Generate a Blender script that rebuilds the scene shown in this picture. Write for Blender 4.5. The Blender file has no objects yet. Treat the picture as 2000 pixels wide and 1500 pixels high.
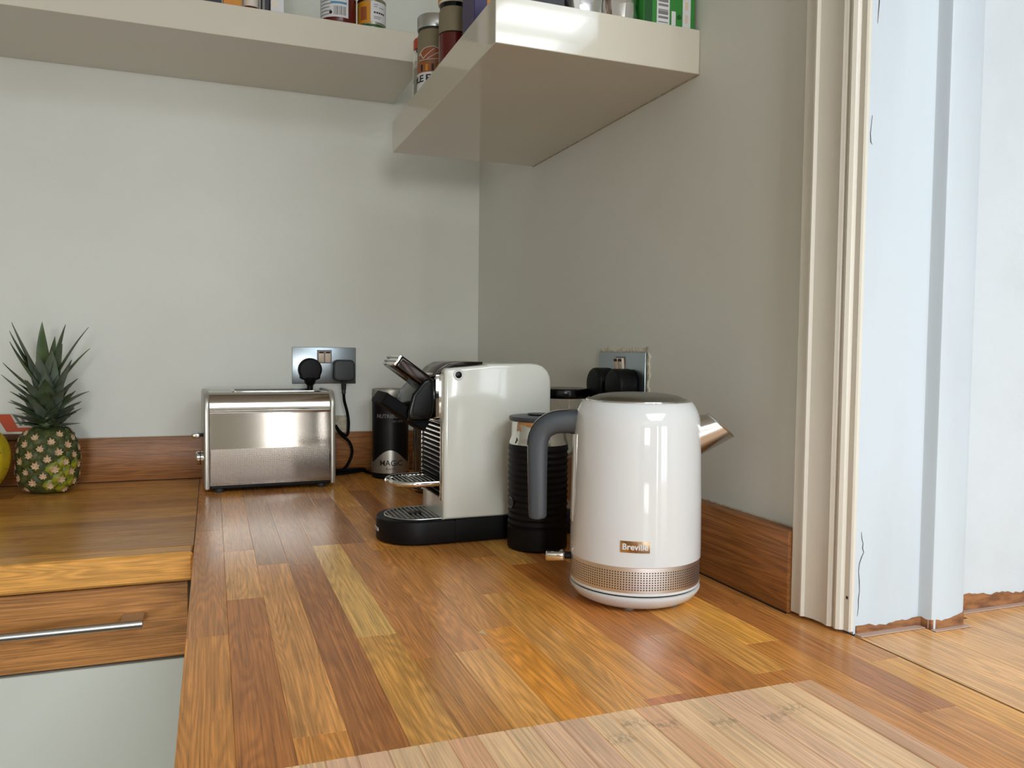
import bpy, bmesh, math, random
from mathutils import Vector, Matrix, noise
R = random.Random(7)
PI = math.pi
scn = bpy.context.scene
col = scn.collection

# ------------------------------------------------------------------ camera
CAM = Vector((-0.5758, -1.7527, 0.272))
YAW, PITCH, ROLL, FPX = 0.3609, 0.0442, 0.0118, 1552.07
fw = Vector((math.sin(YAW)*math.cos(PITCH), math.cos(YAW)*math.cos(PITCH), -math.sin(PITCH)))
rt = Vector((math.cos(YAW), -math.sin(YAW), 0)); up = rt.cross(fw)
r2 = rt*math.cos(ROLL)+up*math.sin(ROLL); u2 = -rt*math.sin(ROLL)+up*math.cos(ROLL)
cd = bpy.data.cameras.new('camera'); cam = bpy.data.objects.new('camera', cd); col.objects.link(cam)
m3 = Matrix((r2, u2, -fw)).transposed()
cam.matrix_world = Matrix.Translation(CAM) @ m3.to_4x4()
cd.sensor_fit = 'HORIZONTAL'; cd.sensor_width = 36.0; cd.lens = FPX/2000*36.0
cd.clip_start = 0.02; cd.clip_end = 60
scn.camera = cam

# ------------------------------------------------------------------ light
w = bpy.data.worlds.new('sky'); scn.world = w; w.use_nodes = True
bg = w.node_tree.nodes['Background']; bg.inputs['Color'].default_value = (0.78, 0.89, 1.0, 1); bg.inputs['Strength'].default_value = 1.0

def area(name, loc, target, sx, sy, power, colr):
    l = bpy.data.lights.new(name, 'AREA'); l.shape = 'RECTANGLE'; l.size = sx; l.size_y = sy
    l.energy = power; l.color = colr
    o = bpy.data.objects.new(name, l); col.objects.link(o); o.location = loc
    d = Vector(target)-Vector(loc); o.rotation_euler = d.to_track_quat('-Z', 'Y').to_euler()
    return o
# daylight through the roof light and the glazed doors of the adjoining room, and a slit window behind the camera; plus an added kitchen fill light
area('daylight_roof_window', (0.185, -3.45, 1.62), (0.185, -3.45, 0), 1.37, 1.9, 78, (0.87, 0.945, 1.0))
area('daylight_glazed_doors', (1.85, -6.62, 0.2), (1.85, 0, 0.2), 1.3, 2.1, 25, (0.86, 0.94, 1.0))
area('daylight_slit_window', (0.575, -6.62, 0.17), (0.575, 0, 0.17), 0.21, 2.15, 20, (0.97, 0.98, 1.0))
area('kitchen_fill_light', (-1.25, -6.62, 0.45), (-1.25, 0, 0.45), 0.90, 1.1, 80, (0.97, 0.985, 1.0))  # added fill to lift the back wall, from no known window

vs = scn.view_settings
vs.view_transform = 'Standard'
try: vs.look = 'None'
except Exception: pass
vs.exposure = 0.30; vs.gamma = 1.0
try: vs.use_curve_mapping = False
except Exception: pass

# ------------------------------------------------------------------ materials
def lin(c):
    c = c/255.0
    return c/12.92 if c <= 0.04045 else ((c+0.055)/1.055)**2.4
def S(r, g, b): return (lin(r), lin(g), lin(b), 1.0)
MATS = {}
def mat(name, c=(0.8, 0.8, 0.8, 1), rough=0.5, metal=0.0, spec=0.5, coat=0.0, trans=0.0, ior=1.5, bump=None, vary=None, croughness=0.05, aniso=0.0, alpha=1.0):
    m = bpy.data.materials.new(name); m.use_nodes = True
    nt = m.node_tree; p = nt.nodes['Principled BSDF']
    p.inputs['Base Color'].default_value = c; p.inputs['Roughness'].default_value = rough
    p.inputs['Metallic'].default_value = metal; p.inputs['Specular IOR Level'].default_value = spec
    p.inputs['Coat Weight'].default_value = coat; p.inputs['Coat Roughness'].default_value = croughness
    p.inputs['Transmission Weight'].default_value = trans; p.inputs['IOR'].default_value = ior
    p.inputs['Anisotropic'].default_value = aniso; p.inputs['Alpha'].default_value = alpha
    tc = None
    if bump or vary:
        tc = nt.nodes.new('ShaderNodeTexCoord')
    if bump:   # (scale vec, strength, distance)
        mp = nt.nodes.new('ShaderNodeMapping'); mp.inputs['Scale'].default_value = bump[0]
        nz = nt.nodes.new('ShaderNodeTexNoise'); nz.inputs['Scale'].default_value = 1.0; nz.inputs['Detail'].default_value = 4
        bp = nt.nodes.new('ShaderNodeBump'); bp.inputs['Strength'].default_value = bump[1]; bp.inputs['Distance'].default_value = bump[2]
        L = nt.links; L.new(tc.outputs['Object'], mp.inputs['Vector']); L.new(mp.outputs[0], nz.inputs['Vector']); L.new(nz.outputs['Fac'], bp.inputs['Height']); L.new(bp.outputs[0], p.inputs['Normal'])
    if vary:   # (scale vec, other colour, lo, hi)
        mp = nt.nodes.new('ShaderNodeMapping'); mp.inputs['Scale'].default_value = vary[0]
        nz = nt.nodes.new('ShaderNodeTexNoise'); nz.inputs['Scale'].default_value = 1.0; nz.inputs['Detail'].default_value = 5
        mr = nt.nodes.new('ShaderNodeMapRange'); mr.inputs['From Min'].default_value = vary[2]; mr.inputs['From Max'].default_value = vary[3]
        mx = nt.nodes.new('ShaderNodeMix'); mx.data_type = 'RGBA'; mx.inputs['A'].default_value = c; mx.inputs['B'].default_value = vary[1]
        L = nt.links; L.new(tc.outputs['Object'], mp.inputs['Vector']); L.new(mp.outputs[0], nz.inputs['Vector']); L.new(nz.outputs['Fac'], mr.inputs['Value']); L.new(mr.outputs[0], mx.inputs['Factor']); L.new(mx.outputs['Result'], p.inputs['Base Color'])
    MATS[name] = m
    return m

def wood(name, rough=0.27, coat=0.0, fibre=1.0, rings=1.0, pore=1.0, nodes_amt=0.0, ring_scale=1.0, bump=0.25):
    """grain along local Y, tone from the object's own colour"""
    m = bpy.data.materials.new(name); m.use_nodes = True
    nt = m.node_tree; N = nt.nodes; L = nt.links; p = N['Principled BSDF']
    oi = N.new('ShaderNodeObjectInfo'); tc = N.new('ShaderNodeTexCoord')
    rnd = N.new('ShaderNodeVectorMath'); rnd.operation = 'SCALE'; rnd.inputs[0].default_value = (37.0, 91.0, 53.0)
    L.new(oi.outputs['Random'], rnd.inputs['Scale'])
    add = N.new('ShaderNodeVectorMath'); add.operation = 'ADD'
    L.new(tc.outputs['Object'], add.inputs[0]); L.new(rnd.outputs[0], add.inputs[1])
    def noise_n(scale, detail=4, dist=0.0, rough_=0.55):
        mp = N.new('ShaderNodeMapping'); mp.inputs['Scale'].default_value = scale
        nz = N.new('ShaderNodeTexNoise'); nz.inputs['Scale'].default_value = 1.0; nz.inputs['Detail'].default_value = detail; nz.inputs['Distortion'].default_value = dist; nz.inputs['Roughness'].default_value = rough_
        L.new(add.outputs[0], mp.inputs['Vector']); L.new(mp.outputs[0], nz.inputs['Vector'])
        return nz.outputs['Fac']
    def math_n(op, a, b=None, c=None):
        n = N.new('ShaderNodeMath'); n.operation = op
        for i, v in enumerate((a, b, c)):
            if v is None: continue
            if isinstance(v, (int, float)): n.inputs[i].default_value = v
            else: L.new(v, n.inputs[i])
        return n.outputs[0]
    def rng(v, a, b, c, d):
        n = N.new('ShaderNodeMapRange'); n.inputs['From Min'].default_value = a; n.inputs['From Max'].default_value = b; n.inputs['To Min'].default_value = c; n.inputs['To Max'].default_value = d
        L.new(v, n.inputs['Value']); return n.outputs[0]
    big = noise_n((24*ring_scale, 1.9*ring_scale, 24), 2, 0.15)
    ring = math_n('SINE', math_n('MULTIPLY', big, 150.0))
    ringf = rng(ring, -1, 1, 1.0-0.16*rings, 1.0+0.08*rings)
    fib = rng(noise_n((620, 9, 620), 5), 0.3, 0.7, 1-0.32*fibre, 1+0.30*fibre)
    blot = rng(noise_n((30, 7, 30), 3), 0.3, 0.7, 0.88, 1.12)
    por = rng(noise_n((1100, 32, 1100), 2), 0.60, 0.72, 1.0, 1-0.38*pore)
    f = math_n('MULTIPLY', math_n('MULTIPLY', math_n('MULTIPLY', ringf, fib), math_n('MULTIPLY', blot, por)), 1.06)
    if nodes_amt:
        sx = N.new('ShaderNodeSeparateXYZ'); L.new(add.outputs[0], sx.inputs[0])
        saw = math_n('PINGPONG', sx.outputs['Y'], 0.16)
        band = rng(saw, 0.0, 0.011, 1.0, 0.0)
        spk = rng(noise_n((330, 190, 330), 3), 0.42, 0.58, 0.0, 1.0)
        f = math_n('MULTIPLY', f, math_n('SUBTRACT', 1.0, math_n('MULTIPLY', math_n('MULTIPLY', band, spk), nodes_amt)))
    vm = N.new('ShaderNodeVectorMath'); vm.operation = 'SCALE'
    L.new(oi.outputs['Color'], vm.inputs[0]); L.new(f, vm.inputs['Scale'])
    gm = N.new('ShaderNodeHueSaturation'); gm.inputs['Saturation'].default_value = 1.0
    L.new(vm.outputs[0], gm.inputs['Color']); L.new(gm.outputs[0], p.inputs['Base Color'])
    p.inputs['Roughness'].default_value = rough; p.inputs['Specular IOR Level'].default_value = 0.36; p.inputs['Coat Weight'].default_value = coat; p.inputs['Coat Roughness'].default_value = 0.12
    bp = N.new('ShaderNodeBump'); bp.inputs['Strength'].default_value = bump; bp.inputs['Distance'].default_value = 0.0006
    L.new(math_n('MULTIPLY', fib, por), bp.inputs['Height']); L.new(bp.outputs[0], p.inputs['Normal'])
    MATS[name] = m
    return m

M_wall = mat('wall_paint', S(224, 226, 218), 0.75, bump=((60, 60, 60), 0.25, 0.002), vary=((4, 4, 4), S(219, 220, 212), 0.35, 0.7))
M_ceil = mat('ceiling_paint', S(235, 234, 228), 0.8)
M_trim = mat('trim_gloss_paint', S(230, 227, 216), 0.32, bump=((40, 40, 6), 0.35, 0.001), vary=((9, 9, 2), S(222, 217, 203), 0.4, 0.7))
M_jamb = mat('jamb_paint', S(206, 218, 227), 0.4, bump=((35, 35, 5), 0.4, 0.001), vary=((12, 12, 2.5), S(196, 206, 214), 0.45, 0.75))
M_plas = mat('rough_plaster', S(208, 216, 222), 0.85, bump=((70, 70, 70), 0.5, 0.002), vary=((9, 9, 9), S(200, 208, 213), 0.45, 0.75))
M_bare = mat('bare_brown_wood', S(164, 112, 70), 0.7, vary=((60, 60, 200), S(120, 76, 46), 0.35, 0.65))
M_seal = mat('sealant', S(198, 172, 158), 0.35)
M_dark = mat('gap_dark', S(30, 24, 20), 0.9)  # near-black brown for thin seams and gaps
M_floor = mat('floor_tile', S(96, 82, 68), 0.5)
M_wall_far = mat('far_wall_paint', S(214, 209, 196), 0.8)
M_shelf = mat('shelf_gloss_white', S(212, 207, 191), 0.07, spec=0.5, coat=0.3, croughness=0.03)
M_white_door = mat('door_white_gloss', S(214, 216, 206), 0.25)
M_oak = wood('oak_lacquered', 0.25, bump=0.025)
M_oakfront = wood('oak_veneer', 0.36, ring_scale=0.7, rings=1.3)
M_bamboo = wood('bamboo', 0.38, fibre=0.8, rings=0.35, pore=0.45, nodes_amt=0.38, bump=0.12)
M_steel = mat('brushed_steel', S(196, 190, 182), 0.19, 1.0, bump=((4, 4, 900), 0.10, 0.0005))
M_bandsteel = mat('kettle_band_steel', S(232, 232, 232), 0.40, 1.0)
M_toast = mat('toaster_steel', S(172, 164, 154), 0.09, 1.0, bump=((4, 4, 700), 0.05, 0.0004))
M_chrome = mat('chrome', S(222, 220, 216), 0.07, 1.0)
M_dchrome = mat('chrome_dark_reflection', S(52, 46, 43), 0.16, 1.0)  # chrome with its dark reflected surroundings put into the base colour
M_satin = mat('satin_steel', S(190, 190, 188), 0.34, 1.0)
M_endcap = mat('silver_plastic', S(176, 172, 163), 0.3, 0.6)
M_black = mat('black_plastic', S(9, 9, 10), 0.5, spec=0.22)
M_gblack = mat('gloss_black', S(6, 6, 7), 0.2, spec=0.3)
M_rubber = mat('black_rubber', S(8, 8, 9), 0.65, spec=0.1)
M_dgrey = mat('dark_grey_plastic', S(44, 47, 47), 0.5)
M_hgrey = mat('slate_grey_plastic', S(62, 67, 72), 0.42)
M_gloss_white = mat('kettle_gloss_white', S(220, 222, 222), 0.07, spec=0.55, coat=0.4, croughness=0.02)
M_base_white = mat('kettle_base_white', S(218, 220, 220), 0.35)
M_cream = mat('coffee_body_cream', S(216, 217, 208), 0.12, spec=0.55, coat=0.4, croughness=0.03)
M_offwhite = mat('off_white_plastic', S(220, 212, 196), 0.4)
M_glass = mat('clear_glass', (0.93, 0.95, 0.94, 1), 0.02, trans=1.0, ior=1.45)
M_plastic_clear = mat('clear_plastic', (0.9, 0.9, 0.88, 1), 0.05, trans=1.0, ior=1.25)
M_coffee = mat('coffee_grounds', S(62, 40, 26), 0.9, bump=((300, 300, 300), 1.0, 0.003), vary=((180, 180, 180), S(30, 18, 12), 0.4, 0.6))
M_print_white = mat('print_white', S(214, 214, 212), 0.5)
M_print_dark = mat('print_dark', S(28, 26, 26), 0.6)
M_print_grey = mat('print_grey', S(120, 120, 118), 0.6)
M_nutri = mat('blender_black', S(18, 18, 19), 0.4, spec=0.3, vary=((1, 1, 1), S(18, 18, 19), 0.4, 0.6))
M_silver = mat('silver_paint', S(178, 176, 168), 0.33, 0.75)
M_brass = mat('logo_plate', S(236, 222, 198), 0.10, 1.0)
M_switch = mat('switch_ivory', S(214, 196, 176), 0.4)
M_plate = mat('socket_steel', S(156, 166, 172), 0.3, 1.0, bump=((900, 4, 4), 0.1, 0.0005))
M_leaf = mat('pineapple_leaf', S(98, 112, 84), 0.5, vary=((60, 60, 14), S(70, 88, 54), 0.3, 0.7))
M_leaf2 = mat('pineapple_leaf_pale', S(112, 122, 106), 0.5, vary=((60, 60, 14), S(88, 100, 80), 0.3, 0.7))
M_leaf3 = mat('pineapple_leaf_dark', S(66, 86, 54), 0.5, vary=((60, 60, 14), S(98, 114, 62), 0.35, 0.7))
M_fruit = mat('pineapple_skin', S(56, 68, 30), 0.55, vary=((90, 90, 90), S(92, 92, 40), 0.45, 0.7), bump=((300, 300, 300), 0.5, 0.002))
M_fruit_y = mat('pineapple_skin_ripe', S(150, 146, 30), 0.45, vary=((120, 120, 120), S(84, 100, 30), 0.4, 0.65))
M_bract = mat('pineapple_bract', S(206, 174, 138), 0.6, vary=((300, 300, 300), S(150, 104, 76), 0.4, 0.7))
M_yellow = mat('yellow_fruit_skin', S(214, 182, 22), 0.32, vary=((14, 10, 10), S(150, 150, 40), 0.52, 0.72))
M_speck = mat('fruit_speck', S(110, 72, 24), 0.7)
M_card_white = mat('carton_white', S(222, 218, 210), 0.5)
M_card_red = mat('carton_orange_red', S(206, 76, 34), 0.5)
M_card_green = mat('carton_green', S(48, 132, 50), 0.4)
M_card_dgreen = mat('carton_dark_green', S(20, 82, 30), 0.4)
M_card_orange = mat('carton_amber', S(206, 132, 40), 0.5)
M_card_purple = mat('carton_purple', S(52, 38, 92), 0.4)
M_card_dark = mat('carton_dark', S(40, 36, 38), 0.45)
M_foil = mat('silver_foil', S(236, 236, 236), 0.28, 1.0)
M_jam = mat('jam_red', S(92, 20, 14), 0.2)
M_jar_lid_red = mat('lid_red', S(200, 62, 26), 0.35)
M_tin = mat('tin_metal', S(190, 184, 168), 0.25, 1.0)
M_amber = mat('label_amber', S(202, 138, 34), 0.45)
M_label = mat('label_white', S(214, 214, 216), 0.5)
M_blueprint = mat('print_blue', S(84, 140, 176), 0.5)
M_terracotta = mat('print_brown', S(150, 84, 44), 0.5)
M_spread = mat('jar_contents_grey', S(128, 118, 92), 0.6)
M_oats = mat('jar_contents_pale', S(190, 186, 172), 0.8, bump=((200, 200, 200), 0.8, 0.003))
M_tag = mat('paper_tag', S(196, 184, 160), 0.6, vary=((80, 80, 80), S(168, 156, 132), 0.4, 0.6))
M_crack = mat('paint_crack', S(86, 84, 80), 0.9)
M_filler = mat('plaster_edge', S(216, 210, 190), 0.85, bump=((150, 150, 150), 1.0, 0.004))
M_perf = mat('perforation_dark', S(40, 36, 32), 0.6)

# perforated brushed steel of the toaster: fine relief only
def perforated(name):
    m = bpy.data.materials.new(name); m.use_nodes = True
    nt = m.node_tree; N = nt.nodes; L = nt.links; p = N['Principled BSDF']
    tc = N.new('ShaderNodeTexCoord'); mp = N.new('ShaderNodeMapping'); mp.inputs['Scale'].default_value = (1/0.0021,)*3
    L.new(tc.outputs['Object'], mp.inputs['Vector'])
    sx = N.new('ShaderNodeSeparateXYZ'); L.new(mp.outputs[0], sx.inputs[0])
    def mn(op, a, b=0.0):
        n = N.new('ShaderNodeMath'); n.operation = op
        for i, v in enumerate((a, b)):
            if isinstance(v, (int, float)): n.inputs[i].default_value = v
            else: L.new(v, n.inputs[i])
        return n.outputs[0]
    fx = mn('SUBTRACT', mn('FRACT', sx.outputs['X']), 0.5); fz = mn('SUBTRACT', mn('FRACT', sx.outputs['Z']), 0.5)
    d = mn('SQRT', mn('ADD', mn('MULTIPLY', fx, fx), mn('MULTIPLY', fz, fz)))
    h = mn('LESS_THAN', d, 0.27)
    mx = N.new('ShaderNodeMix'); mx.data_type = 'RGBA'; mx.inputs['A'].default_value = S(172, 164, 154); mx.inputs['B'].default_value = S(70, 64, 58)
    L.new(h, mx.inputs['Factor']); L.new(mx.outputs['Result'], p.inputs['Base Color'])
    p.inputs['Metallic'].default_value = 1.0; p.inputs['Roughness'].default_value = 0.2
    bp = N.new('ShaderNodeBump'); bp.inputs['Strength'].default_value = 0.35; bp.inputs['Distance'].default_value = 0.0006; bp.invert = True
    L.new(h, bp.inputs['Height']); L.new(bp.outputs[0], p.inputs['Normal'])
    MATS[name] = m; return m
M_perfsteel = perforated('perforated_steel')

# ------------------------------------------------------------------ mesh helpers
class MB:
    def __init__(s): s.bm = bmesh.new()
    def _take(s, t):
        me = bpy.data.meshes.new('tmp'); t.to_mesh(me); t.free(); s.bm.from_mesh(me); bpy.data.meshes.remove(me); return s
    def box(s, a, b, bev=0.0, seg=2, mtx=None):
        t = bmesh.new(); bmesh.ops.create_cube(t, size=1.0)
        for v in t.verts: v.co = Vector([(a[i]+b[i])/2+v.co[i]*(b[i]-a[i]) for i in range(3)])
        if bev: bmesh.ops.bevel(t, geom=t.edges[:], offset=bev, segments=seg, profile=0.5, affect='EDGES')
        if mtx is not None: t.transform(mtx)
        return s._take(t)
    def prism(s, pts, lo, hi, axis='Z', bev=0.0, seg=2, mtx=None):
        """pts 2D extruded along axis: Z->(x,y), Y->(x,z), X->(y,z)"""
        t = bmesh.new()
        def P(p, h):
            return {'Z': (p[0], p[1], h), 'Y': (p[0], h, p[1]), 'X': (h, p[0], p[1])}[axis]
        A = [t.verts.new(P(p, lo)) for p in pts]; B = [t.verts.new(P(p, hi)) for p in pts]
        n = len(pts); t.faces.new(A); t.faces.new(B)
        for i in range(n): t.faces.new((A[i], A[(i+1) % n], B[(i+1) % n], B[i]))
        bmesh.ops.recalc_face_normals(t, faces=t.faces[:])
        if bev:
            es = [e for e in t.edges if (e.verts[0] in A) == (e.verts[1] in A)]
            bmesh.ops.bevel(t, geom=es, offset=bev, segments=seg, profile=0.5, affect='EDGES')
        if mtx is not None: t.transform(mtx)
        return s._take(t)
    def lathe(s, prof, c=(0, 0, 0), seg=48, mtx=None, a0=0.0, a1=2*PI):
        t = bmesh.new(); full = abs(a1-a0-2*PI) < 1e-6; rings = []
        for r, z in prof:
            if r <= 1e-6: rings.append([t.verts.new((c[0], c[1], c[2]+z))])
            else:
                k = seg if full else seg+1
                rings.append([t.verts.new((c[0]+r*math.cos(a0+(a1-a0)*i/seg), c[1]+r*math.sin(a0+(a1-a0)*i/seg), c[2]+z)) for i in range(k)])
        for A, B in zip(rings, rings[1:]):
            n = seg
            for i in range(n):
                j = (i+1) % len(A) if len(A) > 1 else 0; jb = (i+1) % len(B) if len(B) > 1 else 0
                if len(A) == 1 and len(B) == 1: continue
                try:
                    if len(A) == 1: t.faces.new((A[0], B[i], B[jb]))
                    elif len(B) == 1: t.faces.new((A[i], A[j], B[0]))
                    else: t.faces.new((A[i], A[j], B[jb], B[i]))
                except ValueError: pass
        bmesh.ops.recalc_face_normals(t, faces=t.faces[:])
        if mtx is not None: t.transform(mtx)
        return s._take(t)
    def tube(s, path, r, seg=12, cap=True, flat=1.0):
        t = bmesh.new(); pts = [Vector(p) for p in path]; n = len(pts)
        rr = r if isinstance(r, (list, tuple)) else [r]*n
        tan = [(pts[min(i+1, n-1)]-pts[max(i-1, 0)]).normalized() for i in range(n)]
        ref = Vector((0, 0, 1)) if abs(tan[0].z) < 0.9 else Vector((0, 1, 0))
        u = tan[0].cross(ref).normalized(); rings = []
        for i in range(n):
            u = (u-tan[i]*u.dot(tan[i])).normalized(); v = tan[i].cross(u)
            rings.append([t.verts.new(pts[i]+u*math.cos(2*PI*k/seg)*rr[i]*flat+v*math.sin(2*PI*k/seg)*rr[i]) for k in range(seg)])
        for A, B in zip(rings, rings[1:]):
            for k in range(seg): t.faces.new((A[k], A[(k+1) % seg], B[(k+1) % seg], B[k]))
        if cap: t.faces.new(rings[0]); t.faces.new(rings[-1])
        bmesh.ops.recalc_face_normals(t, faces=t.faces[:])
        return s._take(t)
    def grid(s, fn, nu, nv, thick=0.0, closed=False):
        """fn(u,v)->(point, normal); sheet, with thickness if thick"""
        t = bmesh.new(); F = []; Bk = []
        for j in range(nv+1):
            ra = []; rb = []
            for i in range(nu+1):
                p, nn = fn(i/nu, j/nv); p = Vector(p); nn = Vector(nn)
                ra.append(t.verts.new(p+nn*thick)); rb.append(t.verts.new(p) if thick else None)
            F.append(ra); Bk.append(rb)
        for j in range(nv):
            for i in range(nu):
                t.faces.new((F[j][i], F[j][i+1], F[j+1][i+1], F[j+1][i]))
                if thick: t.faces.new((Bk[j][i], Bk[j+1][i], Bk[j+1][i+1], Bk[j][i+1]))
        if thick:
            def side(a, b, c, d): t.faces.new((a, b, c, d))
            for i in range(nu):
                side(F[0][i], Bk[0][i], Bk[0][i+1], F[0][i+1]); side(F[nv][i], F[nv][i+1], Bk[nv][i+1], Bk[nv][i])
            for j in range(nv):
                side(F[j][0], F[j+1][0], Bk[j+1][0], Bk[j][0]); side(F[j][nu], Bk[j][nu], Bk[j+1][nu], F[j+1][nu])
        bmesh.ops.recalc_face_normals(t, faces=t.faces[:])
        return s._take(t)
    def raw(s, verts, faces):
        t = bmesh.new(); V = [t.verts.new(v) for v in verts]
        for f in faces: t.faces.new([V[i] for i in f])
        bmesh.ops.recalc_face_normals(t, faces=t.faces[:])
        return s._take(t)
    def xform(s, mtx): s.bm.transform(mtx); return s
    def mesh(s, name, m, angle=35):
        me = bpy.data.meshes.new(name); s.bm.to_mesh(me); s.bm.free()
        me.materials.append(m)
        for p in me.polygons: p.use_smooth = True
        me.set_sharp_from_angle(angle=math.radians(angle))
        return me
    def obj(s, name, m, parent=None, loc=None, angle=35, **k):
        return link(name, s.mesh(name, m, angle), parent, loc, **k)

def link(name, me, parent=None, loc=None, label=None, cat=None, group=None, kind=None, color=None):
    o = bpy.data.objects.new(name, me); col.objects.link(o)
    if parent is not None: o.parent = parent
    if loc is not None: o.location = loc
    if label: o['label'] = label
    if cat: o['category'] = cat
    if group: o['group'] = group
    if kind: o['kind'] = kind
    if color and name == 'bamboo_strip': o.color = color
    elif color: o.color = (min(color[0]*2.02, .9), min(color[1]*2.02, .85), min(color[2]*1.95, .8), 1.0)
    return o
def thing(name, label, cat, loc=(0, 0, 0), rz=0.0, group=None, kind=None):
    o = link(name, None, None, loc, label, cat, group, kind); o.rotation_euler = (0, 0, rz); o.empty_display_size = 0.02
    return o
def struct(mb, name, m, label=None, parent=None, angle=35):
    return mb.obj(name, m, parent, angle=angle, label=label, kind='structure')
def catmull(P, n=8):
    P = [Vector(p) for p in P]; out = []
    for i in range(len(P)-1):
        a = P[max(i-1, 0)]; b = P[i]; c = P[i+1]; d = P[min(i+2, len(P)-1)]
        for k in range(n):
            t = k/n
            out.append(0.5*((2*b)+(c-a)*t+(2*a-5*b+4*c-d)*t*t+(3*b-a-3*c+d)*t**3))
    out.append(P[-1]); return out
def text_mb(s, size, depth, fn, bold=0.0, space=1.0, align='CENTER'):
    """lettering as a mesh; fn maps (u, v, w) in metres to a point"""
    cu = bpy.data.curves.new('t', 'FONT'); cu.body = s; cu.size = size; cu.extrude = depth/2; cu.offset = bold
    cu.align_x = align; cu.align_y = 'CENTER'; cu.space_character = space; cu.resolution_u = 3
    ob = bpy.data.objects.new('t', cu); me = bpy.data.meshes.new_from_object(ob)
    b = MB(); b.bm.from_mesh(me)
    for v in b.bm.verts: v.co = Vector(fn(v.co.x, v.co.y, v.co.z+depth/2))
    bpy.data.objects.remove(ob); bpy.data.curves.remove(cu); bpy.data.meshes.remove(me)
    return b
def cylmap(r, ang, z0):
    """wrap round a cylinder; ang = direction the text faces"""
    def f(u, v, w):
        a = ang+u/r; return ((r+w)*math.cos(a), (r+w)*math.sin(a), z0+v)
    return f
def cyl_patch(r, a0, a1, z0, z1, th=0.0003, n=16):
    b = MB()
    return b.grid(lambda u, v: ((r*math.cos(a0+(a1-a0)*u), r*math.sin(a0+(a1-a0)*u), z0+(z1-z0)*v), (math.cos(a0+(a1-a0)*u), math.sin(a0+(a1-a0)*u), 0)), n, 1, th)
def rrect(x0, y0, x1, y1, r, n=6):
    P = []
    for cx, cy, a in ((x1-r, y1-r, 0), (x0+r, y1-r, PI/2), (x0+r, y0+r, PI), (x1-r, y0+r, 1.5*PI)):
        for k in range(n+1): P.append((cx+r*math.cos(a+PI/2*k/n), cy+r*math.sin(a+PI/2*k/n)))
    return P
def rotm(axis, a, at=(0, 0, 0)):
    at = Vector(at); return Matrix.Translation(at) @ Matrix.Rotation(a, 4, axis) @ Matrix.Translation(-at)

# ------------------------------------------------------------------ room shell
FZ, CZ = -0.9, 1.5            # floor and ceiling heights (worktop top is z = 0)
XL, YB = -2.4, -6.5           # left wall, wall behind the camera
JY = -1.145                   # where the opening in the right wall starts
b = MB(); b.box((XL-.1, YB-.1, FZ-.1), (3.2, .12, FZ)); struct(b, 'floor', M_floor)
b = MB(); b.box((XL-.1, YB-.1, CZ), (-.50, .12, CZ+.1)); b.box((.87, YB-.1, CZ), (3.2, .12, CZ+.1)); b.box((-.50, YB-.1, CZ), (.87, -4.40, CZ+.1)); b.box((-.50, -2.50, CZ), (.87, .12, CZ+.1)); struct(b, 'ceiling', M_ceil)
b = MB(); b.box((XL-.1, 0, FZ), (.13, .12, CZ)); struct(b, 'wall_back', M_wall, 'off-white painted kitchen wall behind the toaster and coffee machine')
b = MB(); b.box((0, JY+.002, FZ), (.13, 0, CZ)); struct(b, 'wall_right', M_wall, 'off-white painted wall to the right of the room corner')
b = MB(); b.box((XL-.1, YB, FZ), (XL, 0, CZ)); struct(b, 'wall_left', M_wall_far)
b = MB()   # wall behind the camera with a slit window and glazed doors
for a, c, z0, z1 in ((XL, -1.7, FZ, CZ), (-1.7, -.8, FZ, -.1), (-1.7, -.8, 1.0, CZ), (-.8, .47, FZ, CZ), (.47, .68, 1.25, CZ), (.68, 1.20, FZ, CZ), (1.20, 2.50, 1.25, CZ), (2.50, 3.2, FZ, CZ)):
    b.box((a, YB-.1, z0), (c, YB, z1))
struct(b, 'wall_front', M_wall_far)
b = MB(); b.box((3.1, YB, FZ), (3.2, 0, CZ)); struct(b, 'wall_side', M_wall)
b = MB(); b.box((.134, JY, FZ), (.262, -.9, CZ)); struct(b, 'wall_nib', M_plas, 'rough white plastered wall end beyond the door jamb')
b = MB(); b.box((.262, -1.0, FZ), (3.1, -.9, CZ)); struct(b, 'wall_extension', M_plas)
def window(name, x0, x1, z0, z1, nx, nz):
    w = MB(); y0, y1 = YB-.07, YB-.02; t = .045
    w.box((x0, y0, z0), (x0+t, y1, z1), .004); w.box((x1-t, y0, z0), (x1, y1, z1), .004); w.box((x0, y0, z0), (x1, y1, z0+t), .004); w.box((x0, y0, z1-t), (x1, y1, z1), .004)
    o = struct(w, name, M_jamb)
    for i in range(1, nx):
        x = x0+(x1-x0)*i/nx; MB().box((x-.03, y0+.01, z0+t), (x+.03, y1-.01, z1-t), .003).obj('window_mullion', M_jamb, o)
    for i in range(1, nz):
        z = z0+(z1-z0)*i/nz; MB().box((x0+t, y0+.01, z-.02), (x1-t, y1-.01, z+.02), .003).obj('window_rail', M_jamb, o)
window('window_1', .47, .68, FZ, 1.25, 1, 1)
window('window_2', 1.20, 2.50, FZ, 1.25, 2, 1)
window('fill_light_window', -1.7, -.8, -.1, 1.0, 2, 1)  # opening frame added around the kitchen fill light
w = MB(); w.box((-.50, -4.40, CZ), (-.47, -2.50, CZ+.09)); w.box((.84, -4.40, CZ), (.87, -2.50, CZ+.09)); w.box((-.47, -2.53, CZ), (.84, -2.50, CZ+.09)); w.box((-.47, -4.40, CZ), (.84, -4.37, CZ+.09)); w3 = struct(w, 'window_3', M_jamb)
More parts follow.
